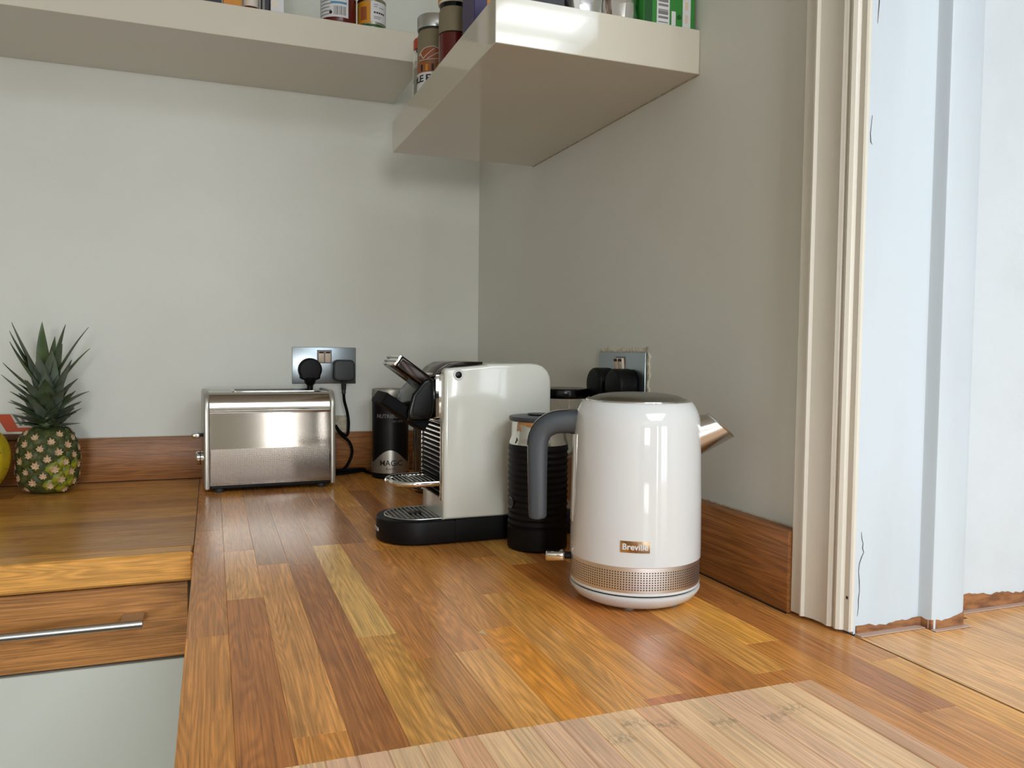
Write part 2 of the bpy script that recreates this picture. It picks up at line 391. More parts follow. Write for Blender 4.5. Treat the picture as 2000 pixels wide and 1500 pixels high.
for i in range(6): y = -4.37+1.84*(i+1)/7; MB().box((-.47, y-.010, CZ+.04), (.84, y+.010, CZ+.07)).obj('window_slat', M_jamb, w3)
for x in (-.035, .405): MB().box((x-.015, -4.37, CZ+.03), (x+.015, -2.53, CZ+.08)).obj('window_mullion', M_jamb, w3)

# skirting upstands of oak
UP_H, UP_T = .0865, .0179
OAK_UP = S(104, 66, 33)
def upstand(name, label, length, loc, rz):
    o = link(name, None, None, loc, label, None, None, 'structure'); o.rotation_euler = (0, 0, rz)
    # local Y along the length, X thickness
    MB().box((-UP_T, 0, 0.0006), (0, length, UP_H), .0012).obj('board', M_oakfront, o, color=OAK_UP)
    MB().box((-.0012, 0, UP_H), (0, length, UP_H+.0016)).obj('sealant_line', M_filler, o)
    MB().box((-UP_T-.0009, 0, .0001), (-UP_T, length, .0014)).obj('dark_line', M_dark, o)  # thin dark strip along the foot of the board
    return o
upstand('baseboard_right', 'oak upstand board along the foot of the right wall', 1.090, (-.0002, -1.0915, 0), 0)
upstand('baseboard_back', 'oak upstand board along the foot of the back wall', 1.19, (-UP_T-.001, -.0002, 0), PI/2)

# door trim and jamb
prof = [(-1.0915, .0008), (-1.0915, -.013), (-1.0930, -.0140), (-1.1065, -.0135), (-1.1085, -.0165), (-1.1105, -.0165), (-1.1125, -.0135), (-1.121, -.0105), (-1.133, -.0100), (-1.1415, -.0115), (-1.1445, -.0095), (-1.1465, -.0055), (-1.1485, -.0095), (-1.1515, -.0100), (-1.1545, -.0075), (-1.1560, -.0040), (-1.1620, -.0035), (-1.1634, -.0020), (-1.1634, .0010)]
b = MB(); b.prism([(x, y) for y, x in prof], .0035, CZ); struct(b, 'trim_1', M_trim, 'cream moulded architrave at the end of the right wall', angle=25)
jp = [(.0012, -1.1632), (.080, -1.1632), (.0825, -1.1640), (.0840, -1.1665), (.0850, -1.1745), (.0862, -1.1770), (.0885, -1.1780), (.124, -1.1775), (.1300, -1.1755), (.1338, -1.1710), (.1338, -1.1300), (.0012, -1.1300)]
b = MB(); b.prism(jp, .0008, CZ); jamb = struct(b, 'trim_2', M_jamb, 'white painted door jamb lit by daylight', angle=25)
# bare brown wood showing under the ragged paint edge at the foot of the jamb
def ragged(pts, h, name, parent, seed, m=M_bare):
    rr = random.Random(seed); V = []; n = 0; fine = []
    for (p, q) in zip(pts, pts[1:]):
        L = (Vector(q)-Vector(p)).length; k = max(2, int(L/.004))
        for i in range(k): fine.append(Vector(p).lerp(Vector(q), i/k))
    fine.append(Vector(pts[-1])); verts = []; faces = []
    hh = h
    for i, p in enumerate(fine):
        hh = max(h*.55, min(h*1.5, hh+rr.uniform(-.0016, .0016)))
        t = (fine[min(i+1, len(fine)-1)]-fine[max(i-1, 0)]).normalized(); nrm = Vector((t.y, -t.x))
        o = p+nrm*.0007
        verts += [(o.x, o.y, .0006), (o.x, o.y, hh), (p.x, p.y, hh), (p.x, p.y, .0006)]
    for i in range(len(fine)-1):
        a = 4*i; c = 4*i+4
        for k in range(3): faces.append((a+k, a+k+1, c+k+1, c+k))
    MB().raw(verts, faces).obj(name, m, parent)
ragged([(.004, -1.1634), (.080, -1.1634), (.0842, -1.1665), (.0862, -1.1772), (.124, -1.1778), (.1300, -1.1758), (.1342, -1.171)], .0095, 'bare_wood_strip', jamb, 3)
nib = bpy.data.objects['wall_nib']
ragged([(.1345, -1.1453), (.2610, -1.1453)], .0125, 'bare_wood_strip', nib, 5)
MB().box((.2585, -1.1475, .012), (.2645, -1.1440, CZ)).obj('edge_bead', M_jamb, nib)
# a bead of sealant on the worktop in front of the jamb
b = MB()
for p, q, wd in (((.003, -1.168), (.084, -1.170), .009), ((.084, -1.1815), (.132, -1.1815), .006), ((.135, -1.150), (.262, -1.150), .0075)):
    b.box((p[0], p[1]-wd/2, .0004), (q[0], p[1]+wd/2, .0012), .0003, 1)
b.obj('sealant_line', M_seal, jamb)
# cracks in the jamb paint
def crack(pts, parent, wd=.0008):
    v = []; f = []
    for i, (x, z) in enumerate(pts):
        ww = wd*(.5+R.random()) if 0 < i < len(pts)-1 else wd*.2
        v += [(x-ww/2, -1.1636, z), (x+ww/2, -1.1636, z), (x-ww/2, -1.163, z), (x+ww/2, -1.163, z)]
        if i:
            a = 4*(i-1); c = 4*i; f += [(a, a+1, c+1, c), (a, a+2, c+2, c), (a+1, a+3, c+3, c+1)]
    MB().raw(v, f).obj('paint_crack', M_crack, parent)
crack([(.0075, .100), (.0085, .093), (.0100, .089), (.0096, .084), (.0112, .080), (.0085, .075), (.0062, .069), (.0055, .062), (.0068, .052), (.0074, .043), (.0064, .034), (.0066, .026), (.0058, .018)], jamb)
crack([(.0050, .495), (.0032, .478), (.0040, .470), (.0060, .468)], jamb, .0010)
crack([(.0080, .615), (.0090, .600), (.0078, .580)], jamb, .0008)
b = MB(); b.box((-.0042, -1.1605, .0345), (-.0032, -1.1580, .0375), .0004, 1); b.obj('nail_hole', M_print_dark, bpy.data.objects['trim_1'])

# ------------------------------------------------------------------ worktops: every stave is a part
def tone(c, k): return (c[0]*k, c[1]*k, c[2]*k, 1.0)
OAKS = [S(160, 108, 56), S(150, 96, 48), S(170, 120, 62), S(136, 86, 44), S(176, 124, 58), S(158, 104, 50), S(168, 112, 50)]
WT = .0382
def stave(parent, x0, x1, y0, y1, colr, m=M_oak, bev=.0004, z0=-WT, z1=0.0, name='stave', dz=0.0):
    cx, cy = (x0+x1)/2, (y0+y1)/2; hx, hy = (x1-x0)/2-.00006, (y1-y0)/2-.00006
    return MB().box((-hx, -hy, z0), (hx, hy, z1+dz), bev, 1).obj(name, m, parent, (cx, cy, 0), color=colr)
wt = thing('worktop', 'long oak block worktop running along the right wall under the kettle', 'worktop')
CW = .6/16
JOINTS = {0: [-.20, -.516, -.969, -1.45], 1: [-.30, -.649, -.863, -1.36], 2: [-.12, -.731, -1.195, -1.62], 3: [-.33, -.744, -1.27], 4: [-.22, -.653, -1.017, -1.50], 5: [-.31, -.655, -1.085, -1.56],
          6: [-.40, -.70, -1.081, -1.52], 7: [-.25, -.64, -1.034, -1.40], 8: [-.45, -.93, -1.38], 9: [-.30, -.78, -1.221, -1.6], 10: [-.5, -.827, -1.26], 11: [-.36, -.72, -1.10, -1.5], 12: [-.6, -.95, -1.209, -1.55], 13: [-.42, -.86, -1.15, -1.47], 14: [-.3, -.7, -1.05, -1.31], 15: [-.5, -.9, -1.22, -1.58]}
TONES = {(0, 1): S(140, 92, 48), (0, 2): S(150, 98, 50), (0, 3): S(158, 104, 48), (1, 1): S(150, 100, 52), (1, 2): S(172, 122, 68), (1, 3): S(142, 88, 42), (2, 1): S(136, 92, 52), (2, 2): S(166, 114, 60), (2, 3): S(158, 104, 48),
         (3, 1): S(136, 90, 50), (3, 2): S(134, 84, 44), (3, 3): S(152, 98, 44), (4, 1): S(140, 94, 50), (4, 2): S(184, 137, 76), (4, 3): S(168, 120, 60), (5, 1): S(136, 88, 46), (5, 2): S(156, 102, 54), (5, 3): S(150, 100, 46),
         (6, 2): S(160, 106, 54), (6, 3): S(172, 122, 64), (7, 2): S(162, 108, 52), (7, 3): S(178, 116, 44), (8, 1): S(152, 100, 50), (8, 2): S(170, 118, 58), (9, 2): S(170, 114, 52), (9, 3): S(150, 88, 46), (10, 1): S(172, 126, 66), (10, 2): S(150, 92, 42)}
for i in range(16):
    ys = [-.0004]+JOINTS[i]+[-2.15]
    for k in range(len(ys)-1):
        c = TONES.get((i, k), tone(R.choice(OAKS), R.uniform(.92, 1.08)))
        st = stave(wt, -.6+CW*i, -.6+CW*(i+1), ys[k+1], ys[k], c, bev=.0003 if i == 0 else .00018)
MB().raw([(-.3385, -1.040, .00012), (-.3325, -1.0345, .00012), (-.3330, -1.0495, .00012), (-.3385, -1.040, -.0002), (-.3325, -1.0345, -.0002), (-.3330, -1.0495, -.0002)], [(0, 1, 2), (0, 1, 4, 3), (1, 2, 5, 4), (2, 0, 3, 5)]).obj('chipped_wood_fleck', mat('pale_wood', S(226, 196, 150), 0.5), wt)
wl = thing('worktop', 'oak block worktop along the back wall under the pineapple', 'worktop', (0, 0, 0))
LD = .6352; RW = LD/16
def stave_x(parent, x0, x1, y0, y1, colr, bev, dz=0):
    cx, cy = (x0+x1)/2, (y0+y1)/2; hx, hy = (x1-x0)/2-.00006, (y1-y0)/2-.00006
    o = MB().box((-hy, -hx, -WT), (hy, hx, dz), bev, 1).obj('stave', M_oak, parent, (cx, cy, 0), color=colr); o.rotation_euler = (0, 0, PI/2); return o
LOAKS = [S(138, 96, 46), S(128, 87, 41), S(145, 102, 48), S(134, 91, 41)]
for j in range(16):
    x = -.6008; y1 = -.0004-RW*j; y0 = y1-RW+(.0004 if j else 0)
    while x > -1.2:
        L = R.uniform(.25, .62) if j < 15 else R.uniform(.5, .9)
        xa = max(x-L, -1.21)
        c = tone(R.choice(LOAKS), R.uniform(.92, 1.08))
        if j == 15: c = tone(S(166, 118, 58), R.uniform(.96, 1.05))
        stave_x(wl, xa, x, y0, y1, c, .0030 if j == 15 else .00018); x = xa
b = MB(); b.box((-.60085, -LD+.003, -.03), (-.60000, -.019, -.0003)); b.obj('joint_line', M_dark, wl)
we = thing('worktop', 'oak board continuing through the doorway beyond the dark seam', 'worktop')
for i in range(14):
    y = -1.131 if i < 7 else -1.0; xs0 = .0022+CW*i
    while y > -2.1:
        L = R.uniform(.2, .5); ya = max(y-L, -2.15)
        # below the wall nib and the jamb the board is cut away
        y1_ = min(y, -1.1635 if i < 4 else (-1.1455 if i < 7 else y))
        stave(we, xs0, xs0+CW, ya, y1_, tone(R.choice([S(164, 124, 84), S(170, 130, 90), S(158, 116, 78), S(168, 126, 82)]), R.uniform(.95, 1.06)), bev=.0003); y = ya
b = MB(); b.box((.0002, -2.15, -.03), (.0020, -1.1635, -.0006)); b.obj('joint_line', M_dark, we)

# ------------------------------------------------------------------ base cabinets
def bar_handle(parent, x0, x1, y, z):
    h = MB(); h.tube([(x0, y, z), (x1, y, z)], .0049, 20); ho = h.obj('handle', M_satin, parent)
    for xx in (x1-.0125, x0+.0125):
        MB().box((xx-.0135, y-.001, z+.0012), (xx+.0135, y+.0335, z+.0046), .0008, 1).obj('handle_bracket', M_satin, ho)
DF = -.6152
def base_unit(x0, x1, label, hx0, hx1):
    c = thing('base_cabinet', label, 'cabinet', ((x0+x1)/2, 0, FZ), 0); ox = (x0+x1)/2
    MB().box((x0-ox, DF+.0215, .10), (x1-ox, -.02, -FZ-WT-.0008), 0).obj('carcass', M_white_door, c)
    MB().box((x0-ox+.01, DF+.07, 0), (x1-ox-.01, DF+.085, .10)).obj('plinth', M_white_door, c)
    d = link('drawer_front', None, c, (0, 0, -FZ))
    # grain of the veneer runs along X: mesh made along Y and turned
    hw = (x1-x0)/2-.0012
    dm = MB().box((-.0105, -hw, -.1440), (.0105, hw, -.0445), .0008, 1).obj('panel', M_oakfront, d, (0, DF+.0105, 0), color=S(134, 90, 46)); dm.rotation_euler = (0, 0, PI/2)
    bar_handle(d, hx0-ox, hx1-ox, -.650, -.0845)
    MB().box((x0-ox+.0012, DF, FZ+.105-FZ), (x1-ox-.0012, DF+.021, -FZ-.1482), .0010, 1).obj('door', M_white_door, c)
    MB().box((x0-ox+.004, DF+.012, -FZ-.1484), (x1-ox-.004, DF+.02, -FZ-.1438)).obj('shadow_gap', M_dark, c)  # dark strip standing in for the shade between drawer and door
    return c
base_unit(-1.205, -.6065, 'base cabinet with oak drawer front and white door at the left', -1.12, -.661)
c = thing('base_cabinet', 'white base cabinet carrying the worktop along the right wall', 'cabinet', (0, 0, FZ))
MB().box((-.5665, -2.1, .10), (-.02, -.64, -FZ-WT-.0008)).obj('carcass', M_white_door, c)
MB().box((-.52, -2.08, 0), (-.50, -.66, .10)).obj('plinth', M_white_door, c)
for k in range(2):
    y0 = -2.1+.73*k; MB().box((-.588, y0+.002, .105), (-.568, y0+.728, -FZ-.046), .001, 1).obj('door', M_white_door, c)

# ------------------------------------------------------------------ shelves
sh = thing('wall_shelf', 'thick glossy white floating shelf on the right wall near the doorway', 'shelf', (0, -.606, .6203), 0, 'floating wall shelves')
MB().box((-.2727, -.2768, 0), (-.0004, .2766, .0545), .0007, 1).obj('shelf_board', M_shelf, sh)
MB().box((-.0016, -.2768, -.0010), (-.0003, .2766, .0)).obj('sealant_line', M_tag, sh)
sb = thing('wall_shelf', 'long glossy white floating shelf high on the back wall', 'shelf', (-1.1, 0, .8061), 0, 'floating wall shelves')
MB().box((-.9, -.2691, 0), (.9005, -.0004, .0545), .0007, 1).obj('shelf_board', M_shelf, sb)

# ------------------------------------------------------------------ kettle
def kettle():
    k = thing('kettle', 'glossy white electric kettle with grey handle and perforated steel band', 'kettle', (-.1385, -.985, 0), math.radians(-25))
    # power base
    pb = MB().lathe([(0, .0025), (.050, .0018), (.057, .0030), (.0650, .0072), (.0700, .0135), (.0712, .0165), (.0712, .0178), (.0695, .0184), (.0, .0184)], seg=72).obj('power_base', M_base_white, k)
    for a in range(6):
        t = a*PI/3+.35; MB().lathe([(0, 0), (.005, 0), (.0055, .0006), (.0055, .0050), (0, .0050)], (.050*math.cos(t), .050*math.sin(t), 0), 16).obj('foot', M_print_grey, pb)
    MB().lathe([(.0, .0184), (.0688, .0184), (.0688, .0200), (.0, .0200)], seg=72).obj('base_gap', M_black, k)
    MB().lathe([(0, .0200), (.0702, .0200), (.0708, .0206), (.0708, .0222), (.0702, .0228), (0, .0228)], seg=72).obj('lower_ring', M_gloss_white, k)
    band = MB().lathe([(0, .0228), (.0703, .0228), (.0704, .0235), (.0704, .0492), (0, .0492)], seg=96).obj('steel_band', M_bandsteel, k)
    # perforations: seven rows of small dark holes, one joined part
    h = MB(); nv = []; nf = []
    for row in range(8):
        z = .0268+row*.0025
        for a in range(150):
            t = 2*PI*a/150; r = .07046; base = len(nv); q = .0008
            for j in range(6):
                an = PI/3*j; tt = t+q*math.cos(an)/r; nv.append((r*math.cos(tt), r*math.sin(tt), z+q*math.sin(an)))
            nf.append(tuple(range(base, base+6)))
    h.raw(nv, nf); ho = h.obj('perforation', M_perf, band); ho['kind'] = 'stuff'
    body = MB().lathe([(0, .0492), (.0708, .0492), (.0716, .0500), (.0716, .060), (.0712, .10), (.0702, .14), (.0694, .175), (.0688, .191), (.0676, .200), (.0655, .2065), (.0625, .2125), (.0600, .2160), (.0588, .2170), (.0572, .2172), (.0560, .2155), (0, .2155)], seg=96).obj('body', M_gloss_white, k)
    lid = MB().lathe([(.0560, .2152), (.0555, .2178), (.0535, .2190), (.0510, .2194), (.049, .2208), (.043, .2230), (.032, .2248), (.018, .2258), (0, .2262)], seg=72).obj('lid', mat('kettle_lid_steel', S(150, 150, 148), 0.26, 1.0), k)
    MB().lathe([(.0540, .2187), (.0562, .2187), (.0566, .2180), (.0566, .2165), (.0540, .2165)], seg=72).obj('lid_rim', M_chrome, lid)
    # handle: local -X side; flat grey bar that comes out level and turns down
    hp = catmull([(-.062, 0, .1925), (-.080, 0, .1925), (-.0935, 0, .1900), (-.1040, 0, .1820), (-.1085, 0, .1690), (-.1090, 0, .150), (-.1085, 0, .120), (-.1080, 0, .0930), (-.1078, 0, .0845)], 8)
    n = len(hp); t = bmesh.new(); rings = []
    for i, p in enumerate(hp):
        tg = (hp[min(i+1, n-1)]-hp[max(i-1, 0)]).normalized(); u = Vector((-tg.z, 0, tg.x)); s = i/(n-1)
        th = .0133*(1-s)+.0098*s if s < .95 else .0098*(1-((s-.95)/.05)**2*.5)
        wd = .0150*(1-s)+.0125*s; ring = []
        for kx in range(24):
            a = 2*PI*kx/24; ca, sa = math.cos(a), math.sin(a); e = .55
            ring.append(t.verts.new(p+u*th*math.copysign(abs(ca)**e, ca)+Vector((0, 1, 0))*wd*math.copysign(abs(sa)**e, sa)))
        rings.append(ring)
    for A, B in zip(rings, rings[1:]):
        for kx in range(24): t.faces.new((A[kx], A[(kx+1) % 24], B[(kx+1) % 24], B[kx]))
    t.faces.new(rings[0]); t.faces.new(rings[-1]); bmesh.ops.recalc_face_normals(t, faces=t.faces[:])
    hb = MB(); hb._take(t); ho = hb.obj('handle', M_hgrey, k, angle=50)
    tt = []
    for p, i in zip(hp, range(n)):
        tg = (hp[min(i+1, n-1)]-hp[max(i-1, 0)]).normalized(); u = Vector((-tg.z, 0, tg.x))
        sgn = 1 if u.z > 0 or u.x < 0 else -1
        s = i/(n-1); tt.append(p+u*sgn*(.0133*(1-s)+.0098*s+.0002))
    v = []; f = []
    for i, p in enumerate(tt[:int(n*.55)]):
        v += [(p.x, -.0085, p.z), (p.x, .0085, p.z)]
        if i: f.append((2*i-2, 2*i-1, 2*i+1, 2*i))
    MB().raw(v, f).obj('handle_inlay', M_satin, ho)
    # water gauge beside the handle
    MB().grid(lambda u_, v_: (((.0712-.0016*v_)*math.cos(PI-.26+.52*u_), (.0712-.0016*v_)*math.sin(PI-.26+.52*u_), .085+.095*v_), (math.cos(PI-.26+.52*u_), math.sin(PI-.26+.52*u_), 0)), 10, 6, .0006).obj('water_gauge', mat('gauge_clear', S(226, 222, 212), 0.15), k)
    # spout: steel beak with an angled rim
    sp = MB(); NS = 40
    def ring_at(cx, cz, rx, rz, tilt):
        out = []
        for i in range(NS):
            a = 2*PI*i/NS; yy = rx*math.cos(a); d = rz*math.sin(a)
            out.append(Vector((cx+d*math.sin(tilt), yy, cz+d*math.cos(tilt))))
        return out
    R0 = ring_at(.055, .1765, .0215, .0245, -.20); R1 = ring_at(.0895, .1905, .0175, .0188, -.86)
    R2 = ring_at(.0905, .1915, .0182, .0196, -.86); R3 = ring_at(.0912, .1922, .0174, .0187, -.86); R4 = ring_at(.0895, .1905, .0160, .0173, -.86); R5 = ring_at(.058, .178, .0200, .0230, -.20)
    def skin(rs): 
        vv = [p for r_ in rs for p in r_]; ff = []
        for q in range(len(rs)-1):
            for i in range(NS): ff.append((q*NS+i, q*NS+(i+1) % NS, (q+1)*NS+(i+1) % NS, (q+1)*NS+i))
        return MB().raw(vv, ff)
    so = skin([R0, R1, R4, R5]).obj('spout', M_steel, k)
    skin([R1, R2, R3, R4]).obj('spout_rim', M_satin, so)
    # switch at the foot of the handle
    sw = MB().box((-.0985, -.0095, .0375), (-.0770, .0095, .0478), .0028, 3).obj('switch', M_chrome, k)
    MB().box((-.0785, -.0065, .0400), (-.0690, .0065, .0455), .0012, 2).obj('switch_stem', M_black, sw)
    # maker's plate, facing the camera
    ang = math.radians(-119.2+25)
    pl = cyl_patch(.07155, ang-.21, ang+.21, .0655, .0775, .0006, 14).obj('badge', M_brass, k)
    text_mb('Breville', .0088, .0003, cylmap(.0722, ang, .0713), .0002).obj('badge_lettering', M_print_white, pl)
    return k
kettle()

# ------------------------------------------------------------------ coffee machine
def coffee():
    O = Vector((-.24, -.643, 0)); k = thing('coffee_machine', 'cream capsule coffee machine with raised dark lever and black base', 'coffee machine', O, math.radians(1.2))
    X = lambda x: x-O.x
    # black base: rounded front tray and rear foot
    def base_prof(r, x1, n=20, sq=0.0):
        P = [(X(-.302)+r*math.cos(a)*(1.0), r*math.sin(a)) for a in [PI/2+PI*i/n for i in range(n+1)]]
        return P
    tr = MB().prism([(X(-.262), .0575)]+base_prof(.0575, 0)+[(X(-.262), -.0575)], .0012, .0335, bev=.0025, seg=3).obj('drip_tray', M_black, k)
    MB().prism([(X(-.0600), .0575), (X(-.2616), .0575), (X(-.2616), -.0575), (X(-.0600), -.0575)], .0012, .0335, bev=.0020).obj('base', M_black, k)
    MB().box((X(-.3608), -.010, .0145), (X(-.3585), .012, .0195), .0006, 1, rotm('Y', 0)).obj('maker_badge', M_satin, tr)
    # drip grid with slats
    def grid_slats(parent, cx, cy, r, z, x_end, n, m, wd=.0012, name='slat', h=.002):
        for i in range(n):
            x = cx-r+.004+(x_end-cx+r-.004)*i/(n-1); dx = x-cx
            hw = r*.96 if x > cx else math.sqrt(max(r*r-dx*dx, 1e-6))*.97
            if hw < .004: continue
            MB().box((x-wd/2, cy-hw, z), (x+wd/2, cy+hw, z+h), .0003, 1, Matrix.Translation((x, cy, 0)) @ Matrix.Rotation(0, 4, 'Z') @ Matrix.Translation((-x, -cy, 0))).obj(name, m, parent)
    gp = [(X(-.302)+.0455*math.cos(a), .0455*math.sin(a)) for a in [PI/2+PI*i/24 for i in range(25)]]
    gr = MB().prism([(X(-.2745), .0455)]+gp+[(X(-.2745), -.0455)], .0332, .0340).obj('drip_grid', M_gblack, k)
    MB().tube([(p[0], p[1], .0345) for p in [(X(-.2745), .0455)]+gp+[(X(-.2745), -.0455)]], .0011, 8).obj('grid_rim', M_satin, gr)
    grid_slats(gr, X(-.302), 0, .0445, .0338, X(-.277), 11, M_satin)
    MB().prism(rrect(-.009, -.007, .009, .007, .003), 0, .0026, mtx=Matrix.Translation((X(-.305), 0, .0338))).obj('grid_emblem', M_gblack, gr)
    # cream body
    side = [(X(-.2785), .0336), (X(-.098), .0336), (X(-.098), .060), (X(-.1165), .075), (X(-.1165), .2240), (X(-.1180), .2330), (X(-.1225), .2410), (X(-.1300), .2475), (X(-.1390), .2505), (X(-.150), .2515), (X(-.214), .2505), (X(-.2150), .2490), (X(-.2745), .2440), (X(-.2785), .2400)]
    bd = MB().prism(side, -.0555, .0555, 'Y', bev=.0055, seg=4).obj('body', M_cream, k)
    # power button
    MB().lathe([(0, 0), (.0072, 0), (.0076, .0006), (.0068, .0014), (.0048, .0012)], mtx=Matrix.Translation((X(-.2585), -.0553, .2352)) @ Matrix.Rotation(PI/2, 4, 'X'), seg=28).obj('button_ring', M_print_white, bd)
    MB().lathe([(.0048, 0), (.0048, .0010), (.003, .0014), (0, .0014)], mtx=Matrix.Translation((X(-.2585), -.0553, .2352)) @ Matrix.Rotation(PI/2, 4, 'X'), seg=24).obj('button', M_gblack, bd)
    # black grille on the front of the column
    gl = MB().box((X(-.2800), -.046, .062), (X(-.2770), .047, .168), .001, 1).obj('grille', M_gblack, k)
    for i in range(15):
        z = .066+i*.0069
        MB().box((X(-.2830), -.0445, z), (X(-.2795), .0455, z+.0030), .0008, 1).obj('slat', M_rubber, gl)
    for yy in (-.0472, .0482):
        MB().box((X(-.2818), yy-.0012, .060), (X(-.2775), yy+.0012, .170), .0006, 1).obj('grille_trim', M_chrome, gl)
    # cup support: small chrome tray folded out
    cs = link('cup_support', None, k, (X(-.302), -.004, .0790))
    cp = [(.0385*math.cos(a)*1.0-.006, .040*math.sin(a)) for a in [PI/2+PI*i/24 for i in range(25)]]
    MB().prism([(.024, .040)]+cp+[(.024, -.040)], .0015, .0045).obj('tray_floor', M_gblack, cs)
    MB().tube([(p[0], p[1], .0045) for p in [(.024, .040)]+cp+[(.024, -.040)]], .0040, 12, flat=.55).obj('tray_rim', M_chrome, cs)
    for i in range(10):
        x = -.038+i*.0062; hw = .038 if x > -.006 else math.sqrt(max(.036**2-(x+.006)**2, 1e-6))
        MB().box((x-.0010, -hw, .0052), (x+.0010, hw, .0072), .0003, 1).obj('slat', M_chrome, cs)
    # brewing head: chrome nose, black rounded snout
    MB().prism([(X(-.2770), -.040), (X(-.2860), -.040), (X(-.2925), -.032), (X(-.2950), -.015), (X(-.2950), .015), (X(-.2925), .032), (X(-.2860), .040), (X(-.2770), .040)], .1720, .2370, bev=.004, seg=3).obj('head_nose', M_chrome, k)
    Yn = -.043
    dpts = [(X(-.3250), .1720), (X(-.3265), .1830), (X(-.3200), .2080), (X(-.3040), .2270), (X(-.2965), .2300), (X(-.2905), .2240), (X(-.2890), .2000), (X(-.2900), .1820), (X(-.2950), .1720)]
    sn = MB().prism(dpts, Yn, .041, 'Y', bev=.0035, seg=3).obj('head_snout', M_gblack, k)
    cxp, czp = sum(p[0] for p in dpts)/9, sum(p[1] for p in dpts)/9
    inner = [(cxp+(p[0]-cxp)*.72, czp+(p[1]-czp)*.76) for p in dpts]
    MB().prism(inner, Yn-.0016, Yn+.004, 'Y', bev=.0010, seg=2).obj('snout_inlay', M_black, sn)
    # lever: slanted dark handle running up to the front, flat dark plate on top of the body
    def slab(p0, p1, th, y0, y1, m, name, bev=.003):
        p0 = Vector(p0); p1 = Vector(p1); d = (p1-p0).normalized(); nn = Vector((-d.y, d.x))*th/2
        P = [p0+nn, p1+nn, p1-nn, p0-nn]
        return MB().prism([(p.x, p.y) for p in P], y0, y1, 'Y', bev=bev, seg=3).obj(name, m, k)
    lv = slab((X(-.3385), .2540), (X(-.2890), .2185), .0185, -.0370, .0350, M_dchrome, 'lever', .004)
    MB().prism([(X(-.2950), .2310), (X(-.2905), .2345), (X(-.2800), .2450), (X(-.2680), .2515), (X(-.2550), .2530), (X(-.2170), .2530), (X(-.2170), .2495), (X(-.2550), .2470), (X(-.2700), .2420), (X(-.2830), .2330)], -.0390, .0370, 'Y', bev=.0012).obj('lever_plate', M_dchrome, lv)
    d = Vector((.0495, -.0355)).normalized(); pe = Vector((X(-.3385), .2540)); nn = Vector((-d.y, d.x))
    MB().prism([tuple(pe-d*.0022+nn*.0078), tuple(pe+d*.002+nn*.0090), tuple(pe+d*.002-nn*.0090), tuple(pe-d*.0022-nn*.0078)], -.0355, .0335, 'Y', bev=.0012, seg=2).obj('lever_cap', M_chrome, lv)
    for q in (-.003, .003):
        MB().prism([tuple(pe-d*.0030+nn*(q+.0009)), tuple(pe-d*.001+nn*(q+.0009)), tuple(pe-d*.001+nn*(q-.0009)), tuple(pe-d*.0030+nn*(q-.0009))], -.0345, .0325, 'Y').obj('lever_groove', M_dchrome, lv)
    fl = slab((X(-.3570), .2030), (X(-.2960), .1625), .0170, -.0340, .0330, M_rubber, 'capsule_flap', .0025)
    # water tank at the back with black lid
    tk = MB().prism([(X(-.0745)+.040*math.cos(a), .043*math.sin(a)) for a in [2*PI*i/40 for i in range(40)]], .0350, .1985).obj('water_tank', M_plastic_clear, k)
    MB().prism([(X(-.0745)+.0412*math.cos(a), .0445*math.sin(a)) for a in [2*PI*i/40 for i in range(40)]], .1988, .2130, bev=.003, seg=3).obj('tank_lid', M_gblack, tk)
    MB().box((X(-.060), -.0425, .09), (X(-.0570), -.0405, .198), .0005, 1).obj('tank_rib', M_base_white, tk)
    MB().box((X(-.1155), -.043, .0336), (X(-.1125), .043, .2000), .0005, 1).obj('tank_back', M_gblack, tk)
    return k
coffee()

# ------------------------------------------------------------------ milk frother
def frother():
    k = thing('milk_frother', 'black ribbed milk frother with steel neck beside the kettle handle', 'milk frother', (-.157, -.7485, 0), 0)
    P = [(0, 0), (.0385, 0), (.0408, .0012), (.0412, .004), (.0412, .030)]
    z = .030
    for i in range(13):
        P += [(.0398, z+.0006), (.0396, z+.0030), (.0408, z+.0040), (.0412, z+.0056), (.0408, z+.0072)]; z += .0084
    P += [(.0405, z+.001), (.0400, .1432), (0, .1432)]
    bd = MB().lathe(P, seg=64).obj('body', M_black, k, angle=60)
    MB().lathe([(0, .1432), (.0406, .1432), (.0404, .1455), (.0386, .1500), (.0378, .1540), (.0376, .1720), (.0386, .1742), (.0, .1742)], seg=64).obj('neck', M_chrome, k)
    ld = MB().lathe([(.0390, .1742), (.0402, .1755), (.0408, .1790), (.0402, .1805), (.0360, .1812), (.02, .1818), (0, .1818)], seg=64).obj('lid', M_hgrey, k)
    MB().lathe([(.012, .1814), (.016, .1832), (.0155, .1840), (0, .1842)], seg=40).obj('lid_knob', M_dgrey, ld)
    a = math.radians(-113-62)
    fn = cylmap(.0414, a, .0645)
    vv = []; ff = []
    for i in range(28):
        t = 2*PI*i/28
        for r_ in (.0060, .0074): vv.append(fn(r_*math.cos(t), r_*math.sin(t), .0004))
    for i in range(28): j = (i+1) % 28; ff.append((2*i, 2*i+1, 2*j+1, 2*j))
    bt = MB().lathe([(0, 0), (.0082, 0), (.0080, .0010), (0, .0012)], seg=28, mtx=Matrix.Translation((.0405*math.cos(a), .0405*math.sin(a), .0645)) @ Matrix.Rotation(a, 4, 'Z') @ Matrix.Rotation(PI/2, 4, 'Y')).obj('button', M_gblack, k)
    MB().raw(vv, ff).obj('button_ring', M_print_grey, bt)
frother()

